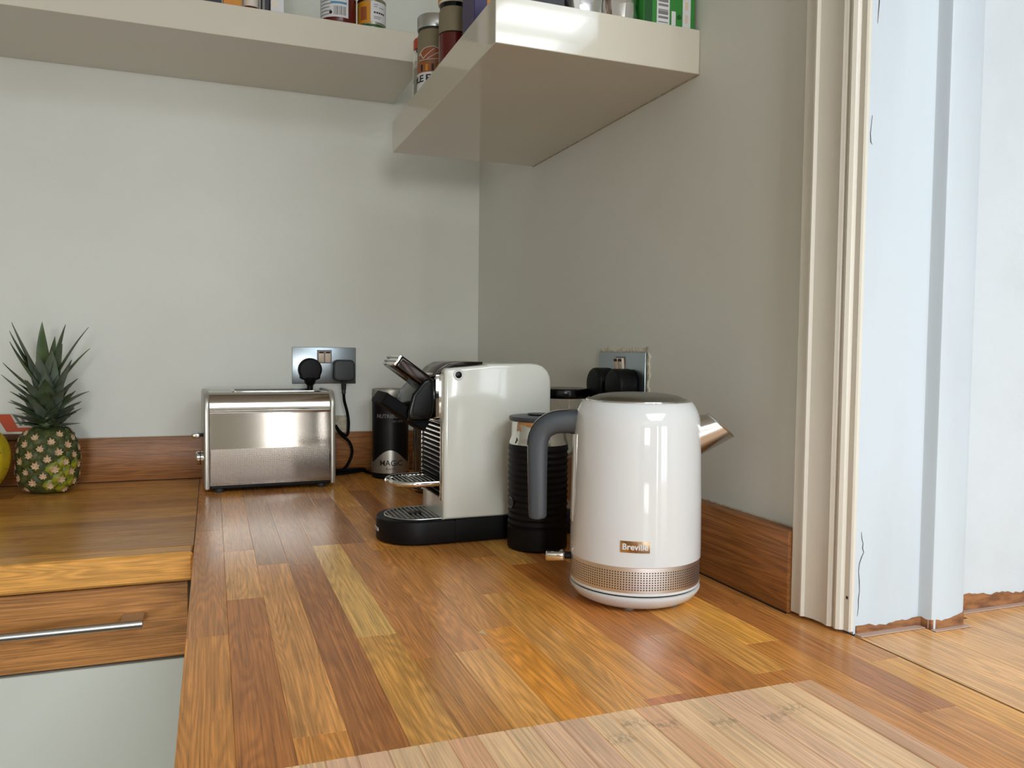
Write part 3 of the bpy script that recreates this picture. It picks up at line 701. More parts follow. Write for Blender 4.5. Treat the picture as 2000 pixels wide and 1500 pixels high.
# ------------------------------------------------------------------ blender base and cup
def blender():
    k = thing('blender', 'black and silver bullet blender standing behind the coffee machine tray', 'blender', (-.2255, -.103, 0), 0)
    MB().lathe([(0, .0), (.0370, 0), (.0385, .002), (.0388, .012), (.0, .012)], seg=56).obj('foot', M_black, k)
    # silver collar with a waved upper edge
    a_f = math.radians(-102); n = 72; vv = []; ff = []
    prof_ = [(.0392, .0120), (.0396, .0200), (.0394, .0320)]
    def top(a): return .0465+.0135*math.cos(2.4*((a-a_f+PI) % (2*PI)-PI)) if abs((a-a_f+PI) % (2*PI)-PI) < 2.6 else .0465+.0135*math.cos(2.4*2.6)
    for i in range(n):
        a = 2*PI*i/n
        for r_, z_ in prof_: vv.append((r_*math.cos(a), r_*math.sin(a), z_))
        vv.append((.0388*math.cos(a), .0388*math.sin(a), top(a))); vv.append((.0372*math.cos(a), .0372*math.sin(a), top(a)-.0006))
    for i in range(n):
        j = (i+1) % n
        for q in range(4): ff.append((5*i+q, 5*j+q, 5*j+q+1, 5*i+q+1))
    cl = MB().raw(vv, ff).obj('collar', M_silver, k)
    MB().lathe([(0, .012), (.0372, .013), (.0374, .06), (.0386, .166), (.0386, .1690), (0, .1690)], seg=64).obj('motor_body', M_nutri, k)
    tp = MB().lathe([(0, .1690), (.0388, .1690), (.0392, .1705), (.0390, .1800), (.0384, .1845), (.0370, .1855), (.0355, .1840), (.0355, .172), (0, .172)], seg=64).obj('top_ring', M_silver, k)
    text_mb('NUTRiBULLET', .0110, .0003, cylmap(.03845, a_f+.10, .1300), .0002).obj('lettering', M_print_grey, k)
    text_mb('PRO SERIES', .0048, .0003, cylmap(.03840, a_f+.42, .1195)).obj('lettering', M_print_grey, k)
    text_mb('MAGiC', .0165, .0003, cylmap(.0397, a_f+.05, .0330), .0001, .95).obj('lettering', M_print_dark, k)
    text_mb('BULLET', .0055, .0003, cylmap(.0397, a_f+.05, .0215), .0001, 1.2).obj('lettering', M_print_dark, k)
    # loops of its mains lead on the worktop
    pts = []
    for i in range(60):
        a = i/59*2*PI*1.9; pts.append((-.078+.036*math.cos(a)-.006*i/59, .047+.016*math.sin(a), .0042+.0075*(i/59)+.002*math.sin(a*1.3)))
    pts = [(-.036, .012, .006)]+pts
    MB().tube(catmull(pts, 2), .0031, 8).obj('mains_lead', M_rubber, k)
blender()

# tall glass jar of coffee behind the machine
k = thing('storage_jar', 'tall clear jar with dark brown contents between blender and coffee machine', 'jar', (-.180, -.292, 0))
MB().lathe([(0, 0), (.038, 0), (.0405, .003), (.041, .012), (.041, .200), (.0395, .2045), (.0380, .2045), (.0385, .199), (.0385, .012), (.036, .0035), (0, .0035)], seg=56).obj('glass', M_glass, k)
MB().lathe([(0, .004), (.0355, .004), (.0380, .0125), (.0380, .142), (.03, .146), (0, .148)], seg=48).obj('contents', M_coffee, k)

# ------------------------------------------------------------------ toaster
def toaster():
    k = thing('toaster', 'brushed steel two-slice toaster with black base in the corner', 'toaster', (-.4745, -.118, 0), math.radians(2.4))
    HW = .1195
    def bodyprof(e=0.0):
        P = [(-.0775-e, .0130), (-.0785-e, .030), (-.0755-e, .095), (-.0725-e, .1485), (-.0710-e, .1590), (-.0678-e*.6, .1700), (-.0640, .1780+e), (-.0570, .1825+e), (-.0480, .1840+e)]
        return P+[(-y, z) for y, z in reversed(P)]
    MB().prism(bodyprof(), -HW+.0095, HW-.0095, 'X').obj('shell', M_toast, k)
    # lower perforated half and plain upper half of the front panel
    fpn = link('front_panel', None, k)
    MB().prism([(-.0740, .0180), (-.0790, .0182), (-.0793, .034), (-.0771, .0800), (-.0740, .0800)], -HW+.012, HW-.012, 'X').obj('perforated_panel', M_perfsteel, fpn)
    MB().prism([(-.0700, .0801), (-.0771, .0801), (-.07545, .112), (-.0737, .1455), (-.0700, .1455)], -HW+.012, HW-.012, 'X').obj('plain_panel', M_toast, fpn)
    MB().prism([(-.0700, .1460), (-.0752, .1464), (-.0757, .1488), (-.0740, .1510), (-.0700, .1512)], -HW+.0100, HW-.0100, 'X').obj('trim_strip', M_chrome, k)
    for sx in (-1, 1):
        a, c = (-HW, -HW+.010) if sx < 0 else (HW-.010, HW)
        pr_ = [(-.0805, .0075), (-.0818, .030), (-.0788, .095), (-.0760, .1500), (-.0742, .1620), (-.0708, .1730), (-.0660, .1805), (-.0590, .1850), (-.0490, .1868)]
        pr_ = pr_+[(-y, z) for y, z in reversed(pr_)]
        MB().prism(pr_, a, c, 'X', bev=.003, seg=3).obj('end_cap', M_endcap, k)
    MB().box((-HW+.010, -.0775, .0065), (HW-.010, .0775, .0165), .0015, 1).obj('base', M_black, k)
    for x in (-.093, .093):
        for y in (-.070, .066): MB().lathe([(0, 0), (.0075, 0), (.008, .001), (.008, .0070), (0, .0070)], (x, y, 0), 18).obj('foot', M_dgrey, k)
    tp = MB().prism(rrect(-.068, -.040, .090, .040, .006), .1836, .1858, bev=.0008).obj('slot_surround', M_chrome, k)
    for y in (-.020, .020): MB().prism(rrect(-.060, y-.0115, .082, y+.0115, .004), .1845, .1862).obj('bread_slot', M_gblack, tp)
    # controls on the left end: lift lever and dial
    lv = MB().box((-HW-.0200, -.0600, .1000), (-HW-.0060, -.0300, .1100), .003, 3).obj('lift_lever', M_chrome, k)
    MB().box((-HW-.0065, -.0500, .1020), (-HW+.001, -.0400, .1080), .001).obj('lever_stem', M_black, lv)
    MB().box((-HW-.0202, -.0520, .1028), (-HW-.0196, -.0440, .1072), .0002, 1).obj('lever_mark', M_print_dark, lv)
    dl = MB().lathe([(0, 0), (.0125, 0), (.0125, .0110), (.0110, .0130), (0, .0130)], mtx=Matrix.Translation((-HW, -.045, .0620)) @ Matrix.Rotation(-PI/2, 4, 'Y'), seg=36).obj('dial', M_chrome, k)
    MB().lathe([(0, 0), (.0128, 0), (.0128, .0016), (0, .0016)], mtx=Matrix.Translation((-HW-.0050, -.045, .0620)) @ Matrix.Rotation(-PI/2, 4, 'Y'), seg=36).obj('dial_ring', M_black, dl)
toaster()

# ------------------------------------------------------------------ sockets and plugs
def socket(label, loc, rz, wd, ht):
    """local X along the wall, -Y out of the wall, origin at the plate's centre"""
    k = thing('wall_socket', label, 'socket', loc, rz, 'double wall sockets')
    MB().box((-wd/2, -.0042, -ht/2), (wd/2, -.0003, ht/2), .0012, 2).obj('plate', M_plate, k)
    for sx in (-1, 1):
        r_ = MB().box((sx*.0070-.0062, -.0082, ht*.085), (sx*.0070+.0062, -.0040, ht*.40), .0012, 2, rotm('X', .09, (0, -.004, ht*.2))).obj('rocker_switch', M_switch, k)
        MB().box((sx*.0070-.0050, -.0098, ht*.335), (sx*.0070+.0050, -.0074, ht*.385), .0003, 1).obj('switch_mark', M_print_dark, r_)
    MB().box((-.0155, -.0046, ht*.06), (.0155, -.0040, ht*.425), .0004, 1).obj('switch_surround', M_print_grey, k)
    return k
sk1 = socket('brushed steel double socket above the toaster', (-.3493, 0, .2313), 0, .1351, .0785)
sk2 = socket('steel double socket on the right wall behind the kettle', (0, -.6973, .2270), -PI/2, .1436, .0835)
# unpainted filler edge left round the right-hand plate
b = MB(); rr = random.Random(4)
def rough_edge(p, q, wd):
    n = 16; v = []; f = []
    for i in range(n+1):
        t = Vector(p).lerp(Vector(q), i/n); d = (Vector(q)-Vector(p)).normalized(); nn = Vector((-d.y, d.x))
        a = t-nn*.0004; c = t+nn*(wd*(.5+rr.random())); hgt = .0012+.0016*rr.random()
        v += [(a.x, -.0002, a.y), (a.x, -hgt, a.y), (c.x, -hgt*.7, c.y), (c.x, -.0002, c.y)]
        if i:
            e = 4*(i-1)
            for m_ in range(3): f.append((e+m_, e+m_+1, e+m_+5, e+m_+4))
    b.raw(v, f)
rough_edge((-.0718, .0418), (.0718, .0418), .0060); rough_edge((.0718, -.0418), (.0718, .0418), -.0075); rough_edge((-.0718, -.0418), (-.0718, .0418), -.0012)
b.obj('filler_edge', M_filler, sk2, angle=180)
def plug(label, sock_loc, rz, x, z, style, cable, m, group=None):
    k = thing('power_plug', label, 'plug', sock_loc, rz, 'power plugs in the wall sockets')
    if style == 'round':
        P = [(.0245*math.cos(a), .0245*math.sin(a)) for a in [math.radians(-30+240*i/28) for i in range(29)]]+[(-.0205, -.0190), (-.0120, -.0225), (.0120, -.0225), (.0205, -.0190)]
    else:
        P = rrect(-.0235, -.0235, .0235, .0235, .0115)
    bd = MB().prism([(x+p[0], z+p[1]) for p in P], -.036 if rz else -.030, -.0046, 'Y', bev=.005, seg=4).obj('body', m, k)
    zt = z-.0205
    if style == 'round':
        MB().tube([(x, -.020, zt+.004), (x, -.020, zt-.008), (x, -.020, zt-.013), (x, -.020, zt-.036)], [.0135, .0110, .0064, .0058], 16).obj('cord_guard', m, bd)
    else:
        pts = [(x, -.020, zt+.002)]; rr_ = [.0062]
        for i in range(5):
            pts += [(x, -.020, zt-.0045*i-.001), (x, -.020, zt-.0045*i-.0030)]; rr_ += [.0066-.0002*i, .0052-.0002*i]
        pts.append((x, -.020, zt-.0290)); rr_.append(.0046)
        MB().tube(pts, rr_, 16).obj('cord_guard', m, bd)
    MB().tube(catmull(cable, 8), .0031, 10).obj('cable', M_rubber, k)
    return k
plug('round black plug in the left of the sockets above the toaster', (-.3493, 0, .2313), 0, -.0320, -.0085, 'round', [(-.032, -.020, -.06), (-.032, -.020, -.085), (-.030, -.018, -.13), (-.025, -.024, -.17), (-.010, -.026, -.20), (-.004, -.029, -.2275)], M_black)
plug('squarish dark grey plug with lead hanging down beside the toaster', (-.3493, 0, .2313), 0, .0390, -.0105, 'square', [(.039, -.020, -.056), (.0405, -.018, -.075), (.0470, -.016, -.100), (.0500, -.018, -.125), (.046, -.022, -.150), (.030, -.028, -.142), (.0200, -.036, -.128), (.030, -.034, -.146), (.0500, -.028, -.165), (.0560, -.028, -.188), (.0460, -.030, -.214), (.030, -.032, -.2265), (.014, -.030, -.2275)], M_dgrey)
plug('round black plug in the right wall socket, nearer the corner', (0, -.6973, .2270), -PI/2, -.0290, -.0065, 'round', [(-.029, -.020, -.06), (-.029, -.020, -.10), (-.028, -.022, -.15), (-.027, -.024, -.20), (-.02, -.029, -.2230)], M_black)
plug('round black plug in the right wall socket, nearer the doorway', (0, -.6973, .2270), -PI/2, .0330, -.0065, 'round', [(.033, -.020, -.06), (.033, -.020, -.10), (.034, -.022, -.15), (.033, -.024, -.20), (.028, -.029, -.2230)], M_black)
# small paper tag hanging on the wall by the toaster
k = thing('paper_tag', 'small pale cardboard tag hung on the wall right of the toaster', 'tag', (-.3115, -.0085, .0965))
MB().prism([(-.016, .026), (.0145, .0255), (.0145, -.0265), (-.016, -.0175)], -.0005, .0090, 'Y', bev=.0008, seg=1).obj('card', M_tag, k)
MB().box((.0085, -.0012, -.018), (.0105, -.0004, .018)).obj('print', M_print_grey, k)

# ------------------------------------------------------------------ pineapple
def pineapple():
    k = thing('pineapple', 'whole pineapple with spiky green crown standing against the wall', 'pineapple', (-.857, -.104, 0), 0)
    prof = [(0, .0005), (.022, .0010), (.034, .0055), (.0430, .0170), (.0475, .0330), (.0490, .0530), (.0485, .0700), (.0465, .0860), (.0420, .1010), (.0345, .1130), (.024, .1200), (.012, .1225), (0, .1228)]
    MB().lathe([(r_*.955, z_+.0005) for r_, z_ in prof], seg=40).obj('flesh', M_fruit, k)
    def rad(z):
        for (r0, z0), (r1, z1) in zip(prof, prof[1:]):
            if z0 <= z <= z1:
                t = (z-z0)/(z1-z0); return r0+(r1-r0)*t, math.atan2(-(r1-r0), (z1-z0))
        return .01, 0
    # one fruitlet: six-sided dome; one bract: tan star with a point
    def fruitlet(r_):
        v = [(0, 0, .0040)]; f = []
        for i in range(6): a = PI/3*i+.5; v.append((r_*.62*math.cos(a), r_*.62*math.sin(a), .0030))
        for i in range(6): a = PI/3*i+.5; v.append((r_*math.cos(a), r_*math.sin(a), -.0012))
        for i in range(6):
            j = (i+1) % 6; f += [(0, 1+i, 1+j), (1+i, 7+i, 7+j, 1+j)]
        return v, f
    me_f = MB().raw(*fruitlet(.0116)).mesh('fruitlet', M_fruit, 70); me_y = MB().raw(*fruitlet(.0116)).mesh('fruitlet', M_fruit_y, 70)
    v = []; f = []
    for i, (a, L) in enumerate(((90, .0085), (45, .0068), (135, .0068), (0, .0060), (180, .0060), (-50, .0045), (230, .0045))):
        a = math.radians(a); c, s_ = math.cos(a), math.sin(a); n_ = len(v)
        v += [(-s_*.0017, c*.0017, .0040), (s_*.0017, -c*.0017, .0040), (c*L*.6-s_*.0015, s_*L*.6+c*.0015, .0048), (c*L*.6+s_*.0015, s_*L*.6-c*.0015, .0048), (c*L, s_*L, .0056)]
        f += [(n_, n_+1, n_+3, n_+2), (n_+2, n_+3, n_+4)]
    v = [(x_*1.12, y_*1.12-.0015, z_) for x_, y_, z_ in v]; me_b = MB().raw(v, f).mesh('bract', M_bract, 180)
    N = 74
    for i in range(N):
        z = .0085+.1040*(i+.5)/N; r_, sl = rad(z); a = i*2.39996+.7
        nrm = Vector((math.cos(sl)*math.cos(a), math.cos(sl)*math.sin(a), math.sin(sl)))
        upv = (Vector((0, 0, 1))-nrm*nrm.z).normalized(); sd = upv.cross(nrm)
        o = link('fruitlet', me_y if (math.cos(a-math.radians(-48)) > .80 and z < .060) else me_f, k)
        m = Matrix((sd, upv, nrm)).transposed().to_4x4(); m.translation = Vector((r_*math.cos(a), r_*math.sin(a), z))-nrm*.0014
        sc = .82+.34*r_/.049; o.matrix_local = m @ Matrix.Rotation(R.uniform(-.4, .4), 4, 'Z') @ Matrix.Scale(sc*R.uniform(.9, 1.08), 4)
        link('bract', me_b, o)
    # crown
    rr = random.Random(11); base = Vector((0, 0, .120))
    def leaf(L, wd, a, lean, curl, m, z0=0.0, r0=.006):
        n = 12; v = []; f = []; p = Vector((r0*math.cos(a), r0*math.sin(a), .118+z0)); out = Vector((math.cos(a), math.sin(a), 0)); sd = Vector((-math.sin(a), math.cos(a), 0))
        for i in range(n+1):
            t = i/n; th = lean+curl*t*t; d = out*math.sin(th)+Vector((0, 0, 1))*math.cos(th); nn = out*math.cos(th)-Vector((0, 0, 1))*math.sin(th)
            ww = wd*1.45*(.80+.5*min(t, .4))*(1-t**2.0)+.0002
            v += [tuple(p-sd*ww+(-nn)*(-.10*ww)), tuple(p-nn*(.30*ww)), tuple(p+sd*ww+(-nn)*(-.10*ww)), tuple(p-nn*(.30*ww+.0007))]
            if i:
                e = 4*(i-1)
                f += [(e, e+1, e+5, e+4), (e+1, e+2, e+6, e+5), (e+2, e+3, e+7, e+6), (e+3, e, e+4, e+7)]
            p = p+d*(L/n)
        f.append((4*n, 4*n+1, 4*n+2, 4*n+3))
        MB().raw(v, f).obj('leaf', m, k, angle=60)
    ms = [M_leaf, M_leaf2, M_leaf3]
    MB().lathe([(.013, .116), (.015, .122), (.0125, .150), (.009, .185), (.005, .205), (0, .208)], seg=16).obj('crown_core', M_leaf3, k)
    # tall leaves as the photo shows them: turn, lean, curl, length, half-width, tone, height on the stem
    for a, lean, curl, L, wd, mi, z0 in ((196, .42, -.10, .128, .0105, 0, .072), (182, .50, -.12, .118, .0095, 0, .070), (205, .58, -.15, .105, .0090, 2, .066), (130, .13, -.20, .112, .0105, 2, .082), (-40, .12, .12, .100, .0100, 0, .068), (-8, .20, .15, .112, .0115, 0, .080), (8, .46, .20, .128, .0080, 0, .074), (14, .58, .25, .108, .0078, 2, .060),
                                         (-62, .22, .05, .085, .0125, 1, .060), (-108, .30, .10, .078, .0125, 1, .060), (-25, .48, .10, .088, .0115, 1, .048), (196, .80, -.15, .092, .0085, 2, .052), (186, .85, -.10, .090, .0085, 1, .036), (-85, .32, .05, .066, .0125, 1, .040), (-135, .36, .05, .088, .0115, 1, .052), (60, .30, .2, .10, .010, 0, .06), (100, .35, .2, .09, .010, 0, .05)):
        leaf(L, wd, math.radians(a), lean, curl, ms[mi], z0, .005)
    for ring, (cnt, lean, curl, L, wd, z0) in enumerate(((9, .62, .30, .064, .0105, .040), (10, .80, .32, .064, .0098, .028), (11, .98, .30, .060, .0085, .017), (12, 1.14, .25, .052, .0072, .008), (13, 1.32, .2, .042, .0060, .001))):
        for i in range(cnt):
            a = 2*PI*(i+.5*(ring % 2)+rr.uniform(-.2, .2))/cnt
            leaf(L*rr.uniform(.85, 1.15), wd*rr.uniform(.9, 1.1), a, lean+rr.uniform(-.1, .1), curl*rr.uniform(.3, 1.5), ms[(i+ring) % 3 if ring > 2 else 1-(i % 2)], z0, .009)
pineapple()

# ------------------------------------------------------------------ yellow fruit at the left edge and the carton behind it
k = thing('melon', 'large yellow melon with brown specks left of the pineapple', 'melon', (-.9745, -.1480, 0), math.radians(8))
def mel(u, v):
    a = 2*PI*u; t = -PI/2+PI*v; rx = .064+.010*math.sin(t)*0; x = .0660*math.cos(t)*math.cos(a); y = .058*math.cos(t)*math.sin(a); z = .0700+.0695*math.sin(t)
    p = Vector((x, y, z)); n_ = noise.noise(p*16)*.0022+.0009*math.cos(10*a)*math.cos(t); nn = Vector((x, y, z-.07)).normalized()
    return p+nn*n_, nn
ml = MB(); ml.grid(mel, 48, 28); bmesh.ops.remove_doubles(ml.bm, verts=ml.bm.verts[:], dist=.0004); ml.obj('skin', M_yellow, k, angle=80)
for i in range(26):
    u = R.uniform(.62, 1.08); v = R.uniform(.15, .8); p, nn = mel(u, v); m = Matrix.Translation(p-nn*.0003) @ nn.to_track_quat('Z', 'Y').to_matrix().to_4x4()
    w_ = R.uniform(.0007, .0018); MB().prism([(w_*1.6*math.cos(q), w_*math.sin(q)) for q in [PI/4*j for j in range(8)]], 0, .0006, mtx=m).obj('speck', M_speck, k)
for (u, v, L) in ((.985, .20, .012), (.95, .15, .014), (1.02, .26, .008)):
    pts = [mel(u+.02*t, v+.05*t)[0]+mel(u, v)[1]*.0002 for t in (0, .3, .6, 1)]; MB().tube(pts, [.0004, .0012, .0010, .0003], 6).obj('scar', M_speck, k)
MB().tube([(0, 0, .1385), (.002, -.001, .146), (.005, -.002, .151)], [.0065, .0050, .0056], 12).obj('stalk', M_leaf3, k)
k = thing('carton', 'white and orange-red carton resting on the upstand behind the melon', 'carton', (-.952, -.012, UP_H+.0022), 0)
# a flat carton lying on the upstand, its printed top sloping down towards the room
def carton_top(x, t, h=0.0):  # t 0 at wall .. 1 at the front
    return (x, -.002-.052*t, .0485-.0290*t+h)
sl = MB().prism([(.0085, .0002), (-.0055, .0002), (-.0540, .0160), (-.0540, .0195), (-.002, .0485), (.0085, .0485)], -.085, .0600, 'X', bev=.0006, seg=1).obj('box', M_card_white, k)
def ontop(poly, m, h=.0004):
    v = [carton_top(x, t, h) for x, t in poly]+[carton_top(x, t, h-.0006) for x, t in poly]; n_ = len(poly)
    f = [tuple(range(n_))]+[(i, (i+1) % n_, n_+(i+1) % n_, n_+i) for i in range(n_)]
    MB().raw(v, f).obj('print', m, k)
ontop([(-.006, .02), (.018, .02), (.038, .78), (.0595, .78), (.0595, .99), (.022, .99)], M_card_red)
for i in range(3): ontop([(.024+.010*i, .12), (.029+.010*i, .12), (.044+.008*i, .66), (.040+.008*i, .66)], M_print_grey)
ontop([(-.080, .1), (-.018, .1), (-.004, .85), (-.066, .85)], M_label)
ontop([(-.030, .2), (-.022, .2), (-.008, .8), (-.014, .8)], M_print_grey, .0008)

# ------------------------------------------------------------------ bamboo cutting board
k = thing('cutting_board', 'pale bamboo chopping board lying on the worktop in the foreground', 'cutting board', (-.375, -1.4300, .0))
BW = .0196
tones = [S(240, 200, 156), S(236, 188, 144), S(244, 210, 170), S(228, 176, 134), S(240, 198, 152), S(234, 190, 154), S(242, 212, 178)]
x = -.2353; i = 0
while x < .2350:
    xe = min(x+BW, .2353); st = MB().box((-(xe-x)/2+.00005, -.1640, .0005), ((xe-x)/2-.00005, .1640, .0178), .0006 if x > -.23 and xe < .235 else .0016, 1).obj('bamboo_strip', M_bamboo, k, ((x+xe)/2, 0, 0), color=tone(tones[(i*3+i*i) % 7], R.uniform(.94, 1.05))); x = xe; i += 1

# ------------------------------------------------------------------ things on the shelves
ZB = .8606+.0002; ZR = .6203+.0545+.0002
fa = math.radians(-95)
# jam jar
k = thing('jam_jar', 'jar of dark red jam with a barcode label on the back shelf', 'jar', (-.354, -.2290, ZB))
MB().lathe([(0, 0), (.028, 0), (.0315, .003), (.0325, .010), (.0325, .058), (.0305, .066), (.027, .070), (.027, .078), (0, .078)], seg=48).obj('jam', M_jam, k)
MB().lathe([(.0272, .0705), (.0298, .0705), (.0302, .072), (.0302, .0855), (.029, .087), (0, .087)], seg=40).obj('lid', M_tin, k)
lb = cyl_patch(.0326, fa-1.35, fa+.52, .0105, .054, .0003, 24).obj('label_sticker', M_label, k)
for i in range(5): cyl_patch(.03295, fa-1.25, fa-.55+.1*(i % 2), .0150+i*.0062, .0165+i*.0062, .0002, 8).obj('print_line', M_print_grey, lb)
cyl_patch(.03295, fa-.50, fa+.42, .034, .038, .0002, 8).obj('print_line', M_blueprint, lb)
for i in range(9): cyl_patch(.03295, fa-.30+.075*i, fa-.30+.075*i+.03+.012*(i % 3), .0140, .0300, .0002, 2).obj('barcode_bar', M_print_grey, lb)
for i in range(7): cyl_patch(.03295, fa-.48+.13*i, fa-.40+.13*i, .0420+.003*(i % 2), .0475, .0002, 3).obj('print_line', M_print_grey if i % 2 else M_blueprint, lb)
MB().lathe([(0, 0), (.003, 0), (.003, .0003), (0, .0003)], seg=14, mtx=Matrix.Translation((.0329*math.cos(fa-.48), .0329*math.sin(fa-.48), .0185)) @ Matrix.Rotation(fa-.48, 4, 'Z') @ Matrix.Rotation(PI/2, 4, 'Y')).obj('stamp', M_print_dark, lb)
# tin
k = thing('food_tin', 'short tin with amber and white label beside the jam jar', 'tin', (-.2925, -.2320, ZB))
MB().lathe([(0, .001), (.0255, .001), (.0258, 0), (.0268, 0), (.0272, .0015), (.0268, .003), (.0260, .004), (.0260, .052), (.0268, .053), (.0272, .0545), (.0268, .056), (.0255, .056), (.0250, .054), (0, .054)], seg=48).obj('can', M_tin, k)
cyl_patch(.0261, fa-1.6, fa-.15, .0100, .0500, .0003, 18).obj('label_sticker', M_amber, k)
lb = cyl_patch(.0262, fa-.17, fa+1.6, .0130, .0500, .0003, 18).obj('label_sticker', M_label, k)
cyl_patch(.0262, fa-1.6, fa+1.6, .0045, .0085, .0003, 20).obj('label_sticker', M_card_dgreen, k)
cyl_patch(.0264, fa-.95, fa-.45, .0160, .0400, .0002, 6).obj('print_block', M_terracotta, k)
for i, (a0, a1, zz, hh) in enumerate(((.05, .45, .044, .0012), (.05, .38, .040, .0012), (.05, .95, .0285, .0030), (.05, .80, .0220, .0012), (.05, .70, .0190, .0012), (.45, .95, .0390, .0012))):
    n_ = 5 if hh > .002 else 1
    for j in range(n_): cyl_patch(.0265, fa+a0+(a1-a0)*j/n_, fa+a0+(a1-a0)*(j+.75)/n_, zz, zz+hh, .0002, 3).obj('print_line', M_print_dark if hh > .002 else M_print_grey, lb)
# items further left on the back shelf
def carton(name, label, loc, sx, sy, sz, m, cat='carton', panels=()):
    k = thing(name, label, cat, loc)
    MB().box((-sx/2, -sy/2, 0), (sx/2, sy/2, sz), .0008, 1).obj('box', m, k)
    for (x0, x1, z0, z1, pm) in panels: MB().box((x0, -sy/2-.0004, z0), (x1, -sy/2, z1)).obj('print', pm, k)
    return k
carton('food_packet', 'grey-white upright packet on the back shelf left of the jam jar', (-.4650, -.2350, ZB), .0230, .050, .14, M_label, 'packet', ((-.010, .0, .01, .10, M_offwhite),))
carton('food_packet', 'thin black and grey packet on the back shelf', (-.4855, -.2380, ZB), .0120, .05, .13, M_card_dark, 'packet', ((-.005, -.001, .0, .1, M_print_grey),))
k = thing('spread_jar', 'dark jar with cream label on the back shelf near the left', 'jar', (-.5085, -.2360, ZB))
MB().lathe([(0, 0), (.012, 0), (.0145, .003), (.0145, .07), (.011, .078), (0, .078)], seg=32).obj('jar_body', M_jam, k)
cyl_patch(.0146, fa-1.2, fa+1.2, .010, .060, .0003, 14).obj('label_sticker', M_offwhite, k)
MB().lathe([(.0, .078), (.0125, .078), (.0125, .09), (0, .09)], seg=28).obj('lid', M_tin, k)
carton('tea_carton', 'amber coloured carton on the back shelf beside the dark jar', (-.5400, -.2330, ZB), .0300, .055, .12, M_card_orange, 'carton', ((-.013, .0, .012, .10, M_terracotta), (.004, .012, .0, .10, M_amber)))
carton('tea_carton', 'dark blue-grey carton at the left end of the back shelf goods', (-.5790, -.2330, ZB), .0420, .055, .12, M_card_dark, 'carton', ((-.015, .015, .02, .09, M_print_grey),))

# right shelf, along its left edge
k = thing('glass_jar', 'clear glass jar with orange-red lid at the far end of the right shelf', 'jar', (-.2280, -.3920, ZR))
MB().lathe([(0, 0), (.0195, 0), (.0225, .003), (.0230, .010), (.0230, .090), (.0220, .100), (.0195, .108), (.0190, .114), (.0178, .114), (.0185, .106), (.0205, .098), (.0212, .088), (.0212, .011), (.019, .0035), (0, .0035)], seg=44).obj('glass', M_glass, k)
MB().lathe([(0, .004), (.0185, .004), (.0208, .0115), (.0208, .075), (0, .078)], seg=32).obj('contents', M_oats, k)
MB().lathe([(.0195, .1085), (.0212, .1085), (.0218, .111), (.0218, .1230), (.0205, .1255), (0, .1260)], seg=40).obj('lid', M_jar_lid_red, k)
k = thing('spread_jar', 'jar with silver lid and brown bread picture label on the right shelf', 'jar', (-.2350, -.4720, ZR)); k.scale = (1.28, 1.28, 1.0)
ra = math.radians(-112)
MB().lathe([(0, 0), (.0175, 0), (.0205, .003), (.0210, .009), (.0210, .100), (.0195, .108), (.0185, .1140), (0, .1140)], seg=44).obj('jar_body', M_spread, k)
MB().lathe([(.0192, .1105), (.0212, .1105), (.0216, .112), (.0216, .1300), (.0205, .1318), (0, .1322)], seg=44).obj('lid', M_satin, k)
MB().lathe([(0.0, .1075), (.0202, .1075), (.0202, .1104), (0, .1104)], seg=40).obj('lid_seal', M_dgrey, k)
lb = cyl_patch(.0211, ra-1.5, ra+1.5, .0060, .0540, .0003, 20).obj('label_sticker', M_terracotta, k)
wl_ = cyl_patch(.02125, ra-1.5, ra+1.5, .0120, .0385, .0003, 20).obj('label_band', M_label, lb)
text_mb('WHOLE EARTH', .0150, .0003, cylmap(.0216, ra-.62, .0285), .0003, .9).obj('lettering', M_print_dark, lb)
# loaf outline above the band
fn = cylmap(.0212, ra, .062)
outl = [(-.019, -.014), (-.019, .004), (-.015, .010), (-.010, .014), (-.004, .0155), (.002, .0165), (.007, .0140), (.012, .0125), (.017, .008), (.019, .002), (.019, -.014)]
v = [fn(u_, v_, .0003) for u_, v_ in outl]+[fn(u_*.6, -.006, .0003) for u_, v_ in outl]; n_ = len(outl)
MB().raw(v, [(i, i+1, n_+i+1, n_+i) for i in range(n_-1)]).obj('loaf_print', M_terracotta, lb)
for pl in ([p for p in outl[1:-1]], [(-.012, -.002), (-.004, .006), (.003, .013)], [(-.006, -.003), (.004, .004), (.012, .010)], [(-.019, -.004), (0, -.004), (.019, -.001)], [(-.016, .006), (-.012, -.002)]):
    fine = []
    for p, q in zip(pl, pl[1:]):
        for t in range(4): fine.append((p[0]+(q[0]-p[0])*t/4, p[1]+(q[1]-p[1])*t/4))
    fine.append(pl[-1]); MB().tube([fn(u_, v_, .0004) for u_, v_ in fine], .0005, 6).obj('outline_print', M_label, lb)
for i in range(5): cyl_patch(.02140, ra-.75+.36*i, ra-.60+.36*i, .0405, .0510, .0002, 3).obj('print_line', M_amber if i % 2 else M_print_dark, lb)
k = thing('sauce_jar', 'dark red sauce jar with cream lid behind the purple packet', 'jar', (-.2330, -.5800, ZR))
MB().lathe([(0, 0), (.019, 0), (.0225, .003), (.023, .010), (.023, .064), (0, .066)], seg=40).obj('sauce', M_jam, k)
MB().lathe([(0.0, .0662), (.023, .0662), (.023, .098), (.021, .103), (0, .103)], seg=40).obj('jar_shoulder', M_spread, k)
MB().lathe([(0, .1032), (.0215, .1032), (.0215, .1090), (0, .1090)], seg=40).obj('lid_seal', M_gblack, k)
MB().lathe([(0, .1092), (.0235, .1092), (.0240, .111), (.0240, .132), (.022, .134), (0, .134)], seg=40).obj('lid', M_offwhite, k)
